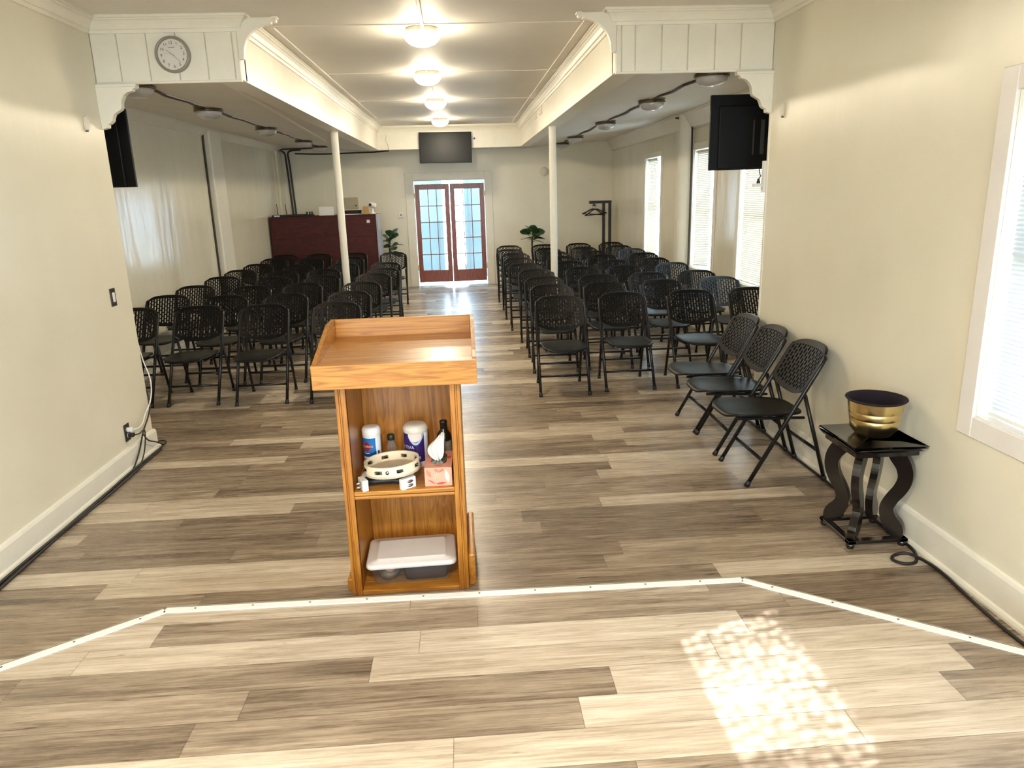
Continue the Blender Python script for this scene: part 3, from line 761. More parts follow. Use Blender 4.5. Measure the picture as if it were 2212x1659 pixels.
# curved lower edge of the blue field, red badge and lettering wrapped on the can
F = cyl_fn(R+0.0010, -PI/2)
b.mat(1)
band(b, F, span(-0.062, 0.024, 16), lambda x: 0.066+0.012*((x+0.03)/0.05)**2, lambda x: 0.082+0.012*((x+0.03)/0.05)**2)
F = cyl_fn(R+0.0014, -PI/2)
b.mat(2); band(b, F, span(-0.052, 0.010, 16), lambda x: 0.092+0.026*abs(x+0.021)/0.031, lambda x: 0.144-0.026*abs(x+0.021)/0.031)
F = cyl_fn(R+0.0018, -PI/2)
b.mat(3); b.text('CLOROX', 0.0150, lambda x, y: F(x-0.021, y+0.118))
b.mat(1); band(b, F, span(0.032, 0.043, 3), lambda x: 0.075, lambda x: 0.095)
for z in (0.055, 0.048): band(b, F, span(-0.045, 0.015, 8), lambda x: z, lambda x: z+0.003)
b.build('label', [M['blue_label'], M['blue_dark'], M['label_red'], M['label_white']], c1, fix=False)
# larger canister, indigo label
c2 = thing('wipes_canister', 'wide wipes canister with indigo label and milky lid on the lectern shelf', 'canister', (-0.274, 3.41, SH)); R = 0.058
b = MB(); b.lathe([(0.001, 0), (R-0.002, 0), (R, 0.004), (R, 0.175), (R-0.003, 0.178)], 36); b.build('body', M['label_white'], c2)
b = MB(); b.lathe([(R+0.0005, 0.172), (R+0.0025, 0.178), (R+0.002, 0.195), (R-0.006, 0.206), (R-0.016, 0.212), (0.001, 0.209)], 36); b.build('lid', M['offwhite'], c2)
b = MB(); arcband(b, R+0.0006, 0.030, 0.172, -170, -45, 24)
F = cyl_fn(R+0.0011, -PI/2); b.mat(1)
for k in range(14):   # pale swoosh under the window
    a = -0.036+0.084*k/14; a2 = a+0.084/14; q = lambda t: 0.128+0.045*((t-0.002)/0.04)**2
    b.add([F(a, q(a)-0.012), F(a2, q(a2)-0.012), F(a2, q(a2)+0.001), F(a, q(a)+0.001)], [(0,1,2,3)])
b.mat(2); n = 12
band(b, F, span(-0.036, 0.036, 14), lambda x: 0.172-0.040*math.sqrt(max(0, 1-(x/0.036)**2)), lambda x: 0.172)
F = cyl_fn(R+0.0018, -PI/2); b.mat(3)
b.text('ACTIVA', 0.023, lambda x, y: F(x-0.047, y+0.104))
for z in (0.084, 0.075, 0.066, 0.057): band(b, F, span(-0.062, -0.018, 8), lambda x: z, lambda x: z+0.0035)
b.build('label', [M['indigo'], M['paleblue'], M['wipe'], M['label_white']], c2, fix=False)
# little clear bottle
g1 = thing('glass_bottle', 'small clear glass bottle with dark green cap between the two canisters', 'bottle', (-0.398, 3.44, SH))
b = MB(); b.lathe([(0.001, 0), (0.024, 0), (0.026, 0.004), (0.026, 0.085), (0.022, 0.100), (0.013, 0.115), (0.012, 0.128)], 24); b.build('body', M['clear'], g1)
b = MB(); b.lathe([(0.0165, 0.122), (0.018, 0.126), (0.018, 0.146), (0.015, 0.151), (0.001, 0.151)], 24); b.build('cap', M['greencap'], g1)
# dark bottle
g2 = thing('wine_bottle', 'dark glass bottle with black neck behind the tissue box', 'bottle', (-0.137, 3.40, SH))
b = MB(); b.lathe([(0.001, 0), (0.034, 0), (0.036, 0.004), (0.036, 0.135), (0.032, 0.155), (0.019, 0.172), (0.0155, 0.185), (0.0155, 0.20)], 28); b.build('body', M['bottle_dark'], g2)
b = MB(); b.lathe([(0.0162, 0.178), (0.0168, 0.18), (0.0168, 0.208), (0.0185, 0.209), (0.0185, 0.216), (0.016, 0.222), (0.001, 0.222)], 24); b.build('capsule', M['black'], g2)
b = MB(); b.lathe([(0.0366, 0.055), (0.0366, 0.125)], 28); b.build('label', M['bottle_label'], g2)
# tissue box
t1 = thing('tissue_box', 'coral patterned tissue box with a white tissue pulled up', 'tissue box', (-0.158, 3.225, SH), math.radians(-1.5))
hx, hy, hz = 0.0615, 0.11, 0.088
b = MB(); b.box(-hx, hx, -hy, hy, 0, hz)
def front(u, v): return (u, -hy-0.0006, v)
def topf(u, v): return (u, v, hz+0.0006)
def leafshape(fn, cx, cy, L_, W_, a, m, n=10):
    ca, sa = math.cos(a), math.sin(a); P = []
    for k in range(n+1):
        t = k/n; P.append((L_*(t-0.5), W_*math.sin(PI*t)))
    for k in range(n-1, 0, -1):
        t = k/n; P.append((L_*(t-0.5), -W_*math.sin(PI*t)))
    b.mat(m).add([fn(cx+p*ca-q*sa, cy+p*sa+q*ca) for p, q in P], [tuple(range(len(P)))])
leafshape(front, 0.040, 0.045, 0.062, 0.010, math.radians(100), 2); leafshape(front, -0.043, 0.060, 0.045, 0.009, math.radians(115), 3)
leafshape(front, 0.012, 0.012, 0.05, 0.006, math.radians(6), 1); leafshape(front, -0.03, 0.020, 0.045, 0.003, math.radians(-35), 1)
for k in range(7): leafshape(front, 0.004+0.018*math.cos(math.radians(200+k*24)), 0.083+0.014*math.sin(math.radians(200+k*24)), 0.016, 0.002, math.radians(200+k*24), 1, 6)
for k in range(12): leafshape(front, -0.022+0.0085*(k % 4)+0.003*(k//4), 0.036+0.009*(k//4)+0.002*(k % 4), 0.005, 0.0016, 0.5, 2, 6)
leafshape(topf, 0.045, 0.02, 0.04, 0.010, 1.4, 1); leafshape(topf, -0.043, -0.03, 0.04, 0.006, 1.8, 3); leafshape(topf, 0.0, -0.085, 0.05, 0.006, 0.2, 1)
b.build('carton', [M['coral'], M['coral_red'], M['coral_pale'], paint('card_mid', (0.85, 0.22, 0.14, 1), 0.55)], t1, fix=False)
b = MB(); b.prism(arc(0, 0.045, 0.036, 0, 180, 8)+arc(0, -0.035, 0.036, 180, 360, 8), lambda u, v, d: (u, v, d), hz-0.001, hz+0.0012); b.build('slot', M['film'], t1)
b = MB()
def tis(u, v):
    w = 0.009 + 0.030*math.sin(PI*min(1, v*0.95)**0.75) if v < 0.7 else 0.009+0.030*math.sin(PI*min(1, v*0.95)**0.75)
    x = (u-0.5)*2*w + 0.022*v - 0.004 - 0.02*math.sin(PI*v)
    y = -0.02 + 0.05*v + 0.012*math.sin(u*9+v*3)
    z = hz + 0.001 + 0.118*v - 0.018*(u < 0.2)*v
    return (x, y, z)
b.grid(tis, 12, 12); b.build('tissue', M['tissue'], t1, solid=0.001)
# two tambourines
tm = thing('tambourine', 'round ivory tambourine lying on top of the white one', 'tambourine', (-0.372, 3.190, SH+0.066))
tm.rotation_euler = (math.radians(-2), math.radians(-3), 0)
R = 0.126; hh = 0.046
b = MB()
slots = [20, 65, 110, 155, 200, 245, 290, 335]
n = 96
def isslot(k):
    a = 360*k/n
    return any(abs((a-s+180) % 360-180) < 8.5 for s in slots)
zl = [0, 0.015, 0.031, hh]
for k in range(n):
    a0, a1 = 2*PI*k/n, 2*PI*(k+1)/n
    for j in range(3):
        if j == 1 and isslot(k): continue
        for r, fl in ((R, 0), (R-0.008, 1)):
            q = [(r*math.cos(a0), r*math.sin(a0), zl[j]), (r*math.cos(a1), r*math.sin(a1), zl[j]), (r*math.cos(a1), r*math.sin(a1), zl[j+1]), (r*math.cos(a0), r*math.sin(a0), zl[j+1])]
            b.add(q, [(3,2,1,0) if fl else (0,1,2,3)], True)
for z in (0, hh): b.lathe([(R-0.008, z), (R, z)], n)
for z in (0.015, 0.031):
    for k in range(n):
        if isslot(k):
            a0, a1 = 2*PI*k/n, 2*PI*(k+1)/n
            b.add([(R*math.cos(a0), R*math.sin(a0), z), (R*math.cos(a1), R*math.sin(a1), z), ((R-.008)*math.cos(a1), (R-.008)*math.sin(a1), z), ((R-.008)*math.cos(a0), (R-.008)*math.sin(a0), z)], [(0,1,2,3)])
b.build('rim', M['tamb'], tm, fix=False)
b = MB(); b.lathe([(0.001, 0.004), (R-0.008, 0.004)], 64); b.lathe([(R+0.0008, -0.006), (R+0.0008, 0.004)], 64); b.lathe([(0.001, -0.006), (R, -0.006)], 64); b.build('drumskin', M['drumskin'], tm)
for s in slots:
    a = math.radians(s); b = MB()
    for dz in (0.0195, 0.0265): b.lathe([(0.001, dz+0.002), (0.006, dz+0.002), (0.009, dz), (0.017, dz+0.001)], 14, ((R-0.004)*math.cos(a), (R-0.004)*math.sin(a), 0))
    b.build('jingle', M['jingle'], tm)
b = MB(); a = math.radians(266); Mr = Matrix.Rotation(PI/2, 4, 'X'); b.lathe([(0.001, 0.004), (0.008, 0.003), (0.009, 0)], 14, (R*math.cos(a), R*math.sin(a), 0.023), M=Mr); b.build('stud', M['jingle'], tm)
# white half-moon tambourine under it
tw = thing('tambourine', 'white plastic half-moon tambourine with black grip under the ivory one', 'tambourine', (-0.395, 3.16, SH))
b = MB(); Ro = 0.118
# crescent shell lying flat: open side toward the room, wide ends
for (a0, a1) in ((-20, 200),):
    P = []
    n = 28
    for r_, z_ in ((Ro, 0), (Ro, 0.050), (Ro-0.020, 0.050), (Ro-0.020, 0)):
        P.append((r_, z_))
    b.lathe(P+[P[0]], n, (0, 0.02, 0), arc=(math.radians(a0), math.radians(a1)))
Me = Matrix.Translation((-0.105, -0.040, 0.026)) @ Matrix.Rotation(math.radians(25), 4, 'Z'); b.obox(Me, 0.028, 0.07, 0.052)
Me = Matrix.Translation((0.095, -0.052, 0.026)) @ Matrix.Rotation(math.radians(38), 4, 'Z'); b.obox(Me, 0.075, 0.026, 0.052)
b.build('shell', M['white_plastic'], tw, fix=False, bevel=0.004)
b = MB(); b.tube([(-0.10, -0.022, 0.026), (-0.03, -0.006, 0.024), (0.03, -0.006, 0.024), (0.085, -0.03, 0.026)], 0.016, 12); b.build('grip', M['black'], tw)
for (x, y, rz) in ((-0.119, -0.062, 25), (0.108, -0.062, 38)):
    for z in (0.017, 0.036):
        Mj = Matrix.Translation((x, y, z)) @ Matrix.Rotation(math.radians(rz), 4, 'Z') @ Matrix.Rotation(math.radians(90), 4, 'X')
        b = MB(); b.lathe([(0.001, 0.004), (0.006, 0.004), (0.009, 0.001), (0.015, 0.001), (0.015, 0)], 16, M=Mj @ Matrix.Diagonal((1.0, 0.45, 1, 1))); b.build('jingle', M['jingle'], tw)
# storage tub on the bottom board
tb = thing('storage_tub', 'clear plastic storage tub with white lid at the bottom of the lectern', 'tub', (-0.315, 3.255, 0.02), math.radians(2.0))
def rrect(hx, hy, r, n=5): 
    return [p for cx, cy, a in ((hx-r, hy-r, 0), (-hx+r, hy-r, 90), (-hx+r, -hy+r, 180), (hx-r, -hy+r, 270)) for p in arc(cx, cy, r, a, a+90, n)]
def loft(b, rings, cap0=True, cap1=True):
    n = len(rings[0][0]); vs = [(x, y, z) for P, z in rings for x, y in P]; fs = []
    for i in range(len(rings)-1):
        for k in range(n): fs.append((i*n+k, i*n+(k+1) % n, (i+1)*n+(k+1) % n, (i+1)*n+k))
    b.add(vs, fs, True)
    if cap0: b.add([(x, y, rings[0][1]) for x, y in rings[0][0]], [tuple(range(n-1, -1, -1))], False)
    if cap1: b.add([(x, y, rings[-1][1]) for x, y in rings[-1][0]], [tuple(range(n))], False)
b = MB(); loft(b, [(rrect(0.175, 0.108, 0.03), 0.001), (rrect(0.18, 0.113, 0.03), 0.006), (rrect(0.188, 0.121, 0.03), 0.055), (rrect(0.193, 0.126, 0.03), 0.058), (rrect(0.198, 0.131, 0.03), 0.098), (rrect(0.206, 0.139, 0.03), 0.100), (rrect(0.206, 0.139, 0.03), 0.106)], True, False)
b.build('body', M['clear'], tb)
b = MB(); loft(b, [(rrect(0.209, 0.142, 0.03), 0.094), (rrect(0.212, 0.145, 0.032), 0.100), (rrect(0.210, 0.143, 0.032), 0.112), (rrect(0.202, 0.135, 0.03), 0.117), (rrect(0.165, 0.098, 0.015), 0.117), (rrect(0.160, 0.093, 0.013), 0.124)], False, True)
b.build('lid', M['lid_white'], tb)
b = MB(); loft(b, [(rrect(0.10, 0.094, 0.03), 0.004), (rrect(0.108, 0.106, 0.04), 0.05), (rrect(0.10, 0.10, 0.04), 0.088)]); b.v = [(x+0.065, y, z) for x, y, z in b.v]
tag(b.build('folded_cloth', M['navy'], None, (-0.315, 3.255, 0.021), (0, 0, math.radians(2))), 'folded dark slate cloth seen through the clear tub', 'cloth')
b = MB(); random.seed(3)
b.lathe([(0.001, 0.004), (0.04, 0.006), (0.052, 0.03), (0.045, 0.055), (0.001, 0.06)], 14)
b.v = [(x*(1+0.15*random.uniform(-1, 1))-0.112, y*1.3-0.03, z*(1+0.1*random.uniform(-1, 1))) for x, y, z in b.v]
tag(b.build('plastic_bag', M['greybag'], None, (-0.315, 3.255, 0.021), (0, 0, math.radians(2))), 'crumpled grey bag low in the clear tub', 'bag')
b = MB(); b.grid(lambda u, v: (-0.155+0.10*u, -0.10+0.2*v, 0.072+0.016*math.sin(u*9)*math.cos(v*7)), 10, 10)
tag(b.build('pink_paper', M['pinkpaper'], None, (-0.315, 3.255, 0.021), (0, 0, math.radians(2)), solid=0.012), 'crumpled pink paper above the grey bag in the tub', 'paper')

# ------------------------------------------------------------------ plant stand and brass bucket
TC = (2.022, 3.395)
ps = thing('plant_stand', 'dark espresso plant stand with curved legs by the side wall', 'stand', (*TC, 0))
b = MB(); h = 0.19
loft(b, [(rrect(h-0.03, h-0.03, 0.004, 1), 0.492), (rrect(h-0.03, h-0.03, 0.004, 1), 0.512), (rrect(h-0.018, h-0.018, 0.004, 1), 0.518), (rrect(h-0.004, h-0.004, 0.006, 2), 0.536), (rrect(h, h, 0.008, 2), 0.545), (rrect(h-0.002, h-0.002, 0.008, 2), 0.553), (rrect(h-0.008, h-0.008, 0.006, 2), 0.556)])
b.build('table_top', M['espresso'], ps)
b = MB(); k = 0.155
for a in range(4):
    Mz = Matrix.Rotation(a*PI/2, 4, 'Z'); b.obox(Mz @ Matrix.Translation((0, -k+0.02, 0.035)), 2*k, 0.04, 0.018)
b.build('base_frame', M['espresso'], ps, fix=False, bevel=0.002, seg=1)
# S-curved legs set on the diagonals
cen = [(0.118, 0.495, 0.030), (0.137, 0.47, 0.033), (0.168, 0.42, 0.030), (0.178, 0.36, 0.027), (0.160, 0.30, 0.026), (0.128, 0.245, 0.025), (0.108, 0.19, 0.026), (0.118, 0.14, 0.030), (0.145, 0.095, 0.036), (0.150, 0.06, 0.036), (0.140, 0.044, 0.028)]
sm = smoothpath([(a, w*1.28, z) for a, z, w in cen], 4)
for a in (45, 135, 225, 315):
    b = MB(); Mz = Matrix.Rotation(math.radians(a), 4, 'Z'); P = []; Q = []
    for i, p in enumerate(sm):
        d = (sm[min(i+1, len(sm)-1)] - sm[max(i-1, 0)]); d = Vector((d.x, d.z)).normalized(); nrm = Vector((-d.y, d.x))
        P.append((p.x+nrm.x*p.y, p.z+nrm.y*p.y)); Q.append((p.x-nrm.x*p.y, p.z-nrm.y*p.y))
    vs = []
    for (pu, pv), (qu, qv) in zip(P, Q):
        for u, v in ((pu, pv), (qu, qv)):
            for t in (-0.019, 0.019): vs.append(Mz @ Vector((u, t, v)))
    fs = []; m = len(sm)
    for i in range(m-1):
        o = 4*i; q = o+4
        fs += [(o, o+1, q+1, q), (o+2, q+2, q+3, o+3), (o, q, q+2, o+2), (o+1, o+3, q+3, q+1)]
    fs += [(0, 2, 3, 1), (4*m-4, 4*m-3, 4*m-1, 4*m-2)]
    b.add(vs, fs, False); b.build('leg', M['espresso'], ps, bevel=0.003, seg=2)
for sx in (-1, 1):
    for sy in (-1, 1):
        b = MB(); b.lathe([(0.001, 0), (0.016, 0), (0.021, 0.008), (0.020, 0.02), (0.014, 0.028)], 16, (sx*0.135, sy*0.135, 0)); b.build('bun_foot', M['espresso'], ps)
bk = thing('brass_bucket', 'polished brass bucket with purple lining on the dark stand', 'bucket', (2.03, 3.40, 0.556))
b = MB(); b.lathe([(0.001, 0), (0.075, 0.0), (0.085, 0.004), (0.100, 0.022), (0.107, 0.034), (0.108, 0.036), (0.112, 0.038), (0.118, 0.088), (0.1175, 0.0895), (0.1195, 0.092), (0.124, 0.125), (0.1232, 0.127), (0.1252, 0.130), (0.131, 0.172), (0.133, 0.180)], 64); b.build('body', M['brass'], bk)
b = MB(); b.lathe([(0.132, 0.181), (0.141, 0.185), (0.145, 0.190), (0.143, 0.194), (0.135, 0.192), (0.127, 0.182), (0.115, 0.12), (0.102, 0.05), (0.09, 0.02), (0.001, 0.012)], 64); b.build('lining', M['purple_felt'], bk)

# ------------------------------------------------------------------ posts, brackets
def post(x, label):
    o = thing('support_post', label, 'post', (x, 9.66, 0))
    b = MB(); b.lathe([(0.052, 0.0), (0.052, 0.02)], 28); b.lathe([(0.046, 0.02), (0.046, 2.58)], 28); b.build('shaft', M['trim'], o)
    b = MB(); b.box(-0.065, 0.065, -0.065, 0.065, 2.578, 2.60); b.build('cap_plate', M['trim'], o)
    return o
post(-1.535, 'round cream support post in front of the dark red cabinet'); post(1.18, 'round cream support post beside the window-side seats')
def upper_bracket(x, s, label):
    o = thing('scroll_bracket', label, 'bracket', (x, YE-0.022, 2.70), 0, 'curved brackets at the header ends')
    pl = [(0.0, 0.0), (0.0, 0.255), (0.245, 0.255), (0.262, 0.25), (0.268, 0.238), (0.262, 0.226), (0.25, 0.222), (0.232, 0.228)]
    pl += [(0.232+0.195*math.cos(math.radians(a)), 0.03+0.185*math.sin(math.radians(a))) for a in range(90, 181, 9)] + [(0.034, 0.012), (0.028, 0.0)]
    b = MB(); b.prism(pl, lambda u, v, d: (s*u, d, v), 0.0, 0.045); b.build('scroll', M['trim'], o, bevel=0.004)
    b = MB(); p = [(0.236, 0.245), (0.275, 0.245), (0.275, 0.258), (0.236, 0.258)]; b.prism(p, lambda u, v, d: (s*u, d, v), -0.006, 0.05); b.build('cap', M['trim'], o, bevel=0.003)
    return o
upper_bracket(BL+0.0, 1, 'curved ivory bracket at ceiling beside the clock header'); upper_bracket(BR-0.0, -1, 'curved ivory bracket at ceiling on the header without clock')
def lower_bracket(x, s, label):
    o = thing('corner_bracket', label, 'bracket', (x, YE-0.03, ZF-0.012), 0, 'scalloped brackets under the headers')
    pl = [(0, 0), (0.262, 0), (0.268, -0.012), (0.262, -0.026), (0.24, -0.032), (0.236, -0.046), (0.222, -0.05)]
    pl += [(0.222-0.072*math.sin(math.radians(a)), -0.05-0.10*(1-math.cos(math.radians(a)))) for a in (20, 40, 60, 75, 90)]
    pl += [(0.142, -0.163), (0.118, -0.176), (0.095, -0.19), (0.085, -0.21), (0.078, -0.232), (0.06, -0.248), (0.045, -0.252), (0.042, -0.275), (0, -0.285)]
    b = MB(); b.prism(pl, lambda u, v, d: (s*u, d, v), 0.0, 0.05); b.build('scallop', M['trim'], o, bevel=0.003)
    b = MB(); b.prism([(0, 0.0), (0.268, 0), (0.268, -0.02), (0, -0.02)], lambda u, v, d: (s*u, d, v), -0.008, 0.05); b.build('cap', M['trim'], o, bevel=0.006)
    return o
lower_bracket(XL, 1, 'scalloped ivory bracket under the header with the clock'); lower_bracket(XR, -1, 'scalloped ivory bracket above the big black television back')

# ------------------------------------------------------------------ clock
ck = thing('wall_clock', 'round wall clock with grey rim on the white header', 'clock', (-1.865, YE, 2.738))
ck.rotation_euler = (0, math.radians(-4), 0)
Mx = Matrix.Rotation(PI/2, 4, 'X'); R = 0.114
b = MB(); b.lathe([(R, 0), (R, 0.018), (R-0.004, 0.028), (R-0.012, 0.030), (R-0.017, 0.026), (R-0.018, 0.014)], 56, M=Mx); b.build('rim', M['grey_rim'], ck)
b = MB(); b.lathe([(0.001, 0.0145), (R-0.017, 0.0145)], 48, M=Mx); b.build('face', M['clock_face'], ck)
b = MB()
for k in range(1, 13):
    a = math.radians(90-30*k); b.text(str(k), 0.027, lambda x, y, a=a: (x+0.073*math.cos(a), -0.0155, y+0.073*math.sin(a)))
b.build('numerals', M['ink'], ck, fix=False)
b = MB(); b.bar((-0.022, -0.0155, 0.044), (0.022, -0.0155, 0.044), 0.001, 0.005); b.build('maker_line', M['greyink'], ck, fix=False)
def hand(name, ang, ln, wd, y, m):
    a = math.radians(90-ang); d = Vector((math.cos(a), 0, math.sin(a)))
    b = MB(); p = -d*0.014; q = d*ln; b.bar((p.x, y, p.z), (q.x, y, q.z), 0.0012, wd, up=(0, 1, 0))
    b.build(name, m, ck, fix=False)
hand('hour_hand', 311, 0.050, 0.0062, -0.0175, M['ink']); hand('minute_hand', 137, 0.066, 0.0036, -0.019, M['ink']); hand('second_hand', 285, 0.06, 0.0012, -0.0203, M['greyink'])

# ------------------------------------------------------------------ lamps
def lamp(x, y, z, on, label, group, first={}):
    if on in first: return copy_tree(first[on], (x, y, z), 0, label, group)
    o = thing('ceiling_light', label, 'lamp', (x, y, z), 0, group)
    if on:
        b = MB(); b.lathe([(0.001, 0.0), (0.112, 0.0), (0.118, -0.006), (0.118, -0.022), (0.126, -0.026), (0.126, -0.036), (0.118, -0.040)], 40); b.build('base', M['lamp_base'], o)
        b = MB(); b.lathe([(0.134, -0.058), (0.118, -0.082), (0.090, -0.105), (0.055, -0.119), (0.025, -0.124), (0.001, -0.125)], 40)
        b.mat(1).lathe([(0.120, -0.036), (0.136, -0.042), (0.136, -0.050), (0.134, -0.058)], 40); b.build('dome', [M['lamp_on'], M['lamp_rim']], o)
    else:
        b = MB(); b.lathe([(0.001, 0.0), (0.134, 0.0), (0.134, -0.012), (0.128, -0.016), (0.128, -0.028), (0.136, -0.032), (0.136, -0.048), (0.118, -0.050)], 40); b.build('base', M['lamp_bronze'], o)
        b = MB(); b.lathe([(0.118, -0.046), (0.124, -0.056), (0.116, -0.076), (0.092, -0.098), (0.060, -0.111), (0.025, -0.117), (0.001, -0.118)], 40); b.build('dome', M['lamp_off'], o)
    first[on] = o; return o
gl = 'lit dome lights along the middle ceiling'
for x, y, w in ((-0.235, 5.87, 'nearest the stage'), (-0.285, 7.87, 'second from the stage'), (-0.28, 10.12, 'third from the stage'), (-0.29, 12.6, 'closest to the double doors')):
    lamp(x, y, ZC, True, 'lit dome ceiling light in the middle row, %s' % w, gl)
for y, w in ((0.62, 'above the stage'), (-1.4, 'added as fill at the back of the stage')):  # the rear one is an unseen lamp added as fill
    o = lamp(-0.2, y, 2.40, True, 'lit dome ceiling light %s' % w, 'stage lights')
    for ch in o.children:
        if ch.name.startswith('dome'): ch.data = ch.data.copy(); ch.data.materials[0] = M['lamp_stage']
zl_ = lambda x, side: 2.60 + (0.14 if side < 0 else 0.12)*(abs(x)-(1.585 if side < 0 else 1.254))/(1.935 if side < 0 else 1.846)
pos_w = ['closest to the header', 'second from the header', 'third from the header', 'fourth from the header', 'closest to the back wall']
AISL = [(-2.40, 6.05), (-2.40, 7.68), (-2.39, 9.82), (-2.42, 12.2), (-2.43, 13.6)]
AISR = [(1.98, 5.98), (1.94, 7.68), (1.92, 10.0), (1.91, 12.55), (1.90, 14.15)]
for lst, sd, nm in ((AISL, -1, 'dark-cabinet-side'), (AISR, 1, 'window-side')):
    for (x, y), w in zip(lst, pos_w):
        lamp(x, y, zl_(x, sd)+0.012, False, 'unlit dome light over the %s seats, %s' % (nm, w), 'unlit dome lights over the %s seats' % nm)
# surface raceway and cables on the ceilings
b = MB(); b.bar((-0.17, 1.75, ZC-0.012), (-0.225, 5.76, ZC-0.012), 0.024, 0.034); tag(b.build('ceiling_raceway', M['ceil'], fix=False, bevel=0.003, seg=1), 'painted cable raceway leading to the lit light nearest the stage', 'raceway')
for (xa, ya), (xb, yb), w in (((-0.235, 5.99), (-0.285, 7.75), 'first and second'), ((-0.285, 7.99), (-0.28, 10.0), 'second and third'), ((-0.28, 10.24), (-0.29, 12.48), 'third and fourth')):
    b = MB(); b.bar((xa, ya, ZC-0.006), (xb, yb, ZC-0.006), 0.014, 0.012); tag(b.build('ceiling_raceway', M['ceil'], fix=False), 'thin painted raceway between the %s lit lights' % w, 'raceway', 'raceways between the lit lights')
for lst, sd, nm in ((AISL, -1, 'dark-cabinet-side'), (AISR, 1, 'window-side')):
    for i in range(4):
        (xa, ya), (xb, yb) = lst[i], lst[i+1]
        pts = []
        for k in range(7):
            t = k/6; x = xa+(xb-xa)*t+0.02*math.sin(k*2.1+i); y = ya+0.12+(yb-ya-0.24)*t
            pts.append((x, y, zl_(x, sd)-0.004-0.008*math.sin(PI*t)))
        b = MB(); b.tube(smoothpath(pts, 3), 0.011, 6)
        b.mat(1).tube(smoothpath([(x+0.022, y, z+0.004) for x, y, z in pts[2:]], 3), 0.006, 5)
        tag(b.build('lamp_cable', [M['darkcable'], M['offwhite']]), 'dark cable on the %s ceiling between lights %s and %s from the header' % (nm, ('one', 'two', 'three', 'four')[i], ('two', 'three', 'four', 'five')[i]), 'cable', 'cables between the unlit lights')

# ------------------------------------------------------------------ televisions
tv = thing('television', 'black television on the far header above the double doors', 'television', (-0.245, 13.74, 2.583))
tv.rotation_euler = (math.radians(-4), math.radians(0.6), 0)
MB().box(-0.465, 0.465, -0.03, 0.02, -0.264, 0.264).build('body', M['tv'], tv, bevel=0.004, fix=False)
MB().box(-0.452, 0.452, -0.0315, -0.029, -0.246, 0.252).build('screen', M['tv_screen'], tv, fix=False)
MB().box(-0.10, 0.10, 0.02, 0.055, 0.02, 0.16).build('wall_mount', M['tv'], tv, fix=False)
def side_tv(cx, label):
    o = thing('television', label, 'television', (cx, 5.93, 2.195))
    s = -1 if cx < 0 else 1
    o.rotation_euler = (0, 0, math.radians(-3*s))
    MB().box(-0.485, 0.485, 0.0, 0.03, -0.282, 0.282).build('body', M['tv'], o, bevel=0.004, fix=False)
    MB().box(-0.470, 0.470, 0.030, 0.032, -0.262, 0.268).build('screen', M['tv_screen'], o, fix=False)
    b = MB(); b.box(-0.42, 0.42, -0.028, 0.0, -0.274, 0.20); b.build('back_housing', M['tv'], o, bevel=0.008, fix=False)
    for x in (-0.155, -0.095): MB().box(x, x+0.03 if x > -0.12 else x+0.012, -0.0295, -0.028, -0.17, 0.09).build('vent', M['vent'], o, fix=False)
    MB().box(-0.385, -0.345, -0.004 if True else 0, 0.0, -0.274, -0.252).build('sticker', M['sticker'], o, fix=False)
    b = MB()
    b.box(-0.05+0.2*s*0, 0.05, -0.045, -0.028, -0.06, 0.09); b.build('mount_plate', M['tv'], o, fix=False)
    b = MB(); b.bar((0, -0.04, 0.03), (0.0, -0.53, 0.03), 0.04, 0.05); b.build('mount_arm', M['tv'], o, fix=False)
    return o
side_tv(2.46, 'big black television back by the window-side wall end'); side_tv(-2.95, 'black television edge showing past the wall end below the clock')
b = MB(); b.tube(smoothpath([(2.37, 5.91, 1.92), (2.375, 5.90, 1.87), (2.30, 5.70, 1.86), (2.185, 5.45, 1.83), (2.18, 5.44, 1.815)], 6), 0.004, 6); b.mat(0).lathe([(0.004, 0.035), (0.008, 0.03), (0.014, 0.005), (0.012, 0)], 10, (2.18, 5.44, 1.803))
tag(b.build('television_cable', M['black']), 'black plug cord hanging below the big television back', 'cord')
po = thing('power_box', 'white outlet box on the wall end under the big television back', 'outlet', (2.185, 5.43, 1.79))
MB().box(-0.045, 0.035, -0.028, 0.028, -0.012, 0.012).build('body', M['white_plastic'], po, bevel=0.003, fix=False)
MB().box(0.012, 0.034, -0.036, -0.002, -0.05, 0.17).build('cover_strip', M['white_plastic'], po, fix=False)
# box beside the far television and the loose wire
pb = thing('wall_outlet', 'white outlet beside the television above the double doors', 'outlet', (0.29, YF-0.001, 2.715))
MB().box(-0.042, 0.042, -0.01, 0, -0.06, 0.06).build('plate', M['white_plastic'], pb, bevel=0.003, fix=False)
MB().box(-0.03, 0.0, -0.03, -0.01, 0.0, 0.03).build('plug', M['black'], pb, fix=False)
b = MB(); b.tube(smoothpath([(-1.29, YF-0.006, 2.83), (-1.28, YF-0.01, 2.80), (-1.30, YF-0.008, 2.75), (-1.27, YF-0.008, 2.68), (-1.25, YF-0.01, 2.60), (-1.23, YF-0.02, 2.545)], 5), 0.006, 6)
tag(b.build('loose_wire', M['offwhite']), 'loose cream wire dangling on the far header', 'wire')
# cover plates on the beam
for y, z, w in ((10.9, 2.83, 'farther from the stage'), (10.25, 2.83, 'closer to the stage')):
    o = MB().box(-0.012, 0, -0.13, 0.13, -0.055, 0.055).build('cover_plate', M['offwhite'], None, (BR, y, z), (0, 0, 0), bevel=0.004, fix=False)
    tag(o, 'small cream cover plate on the beam, %s' % w, 'plate', 'cover plates on the window-side beam')

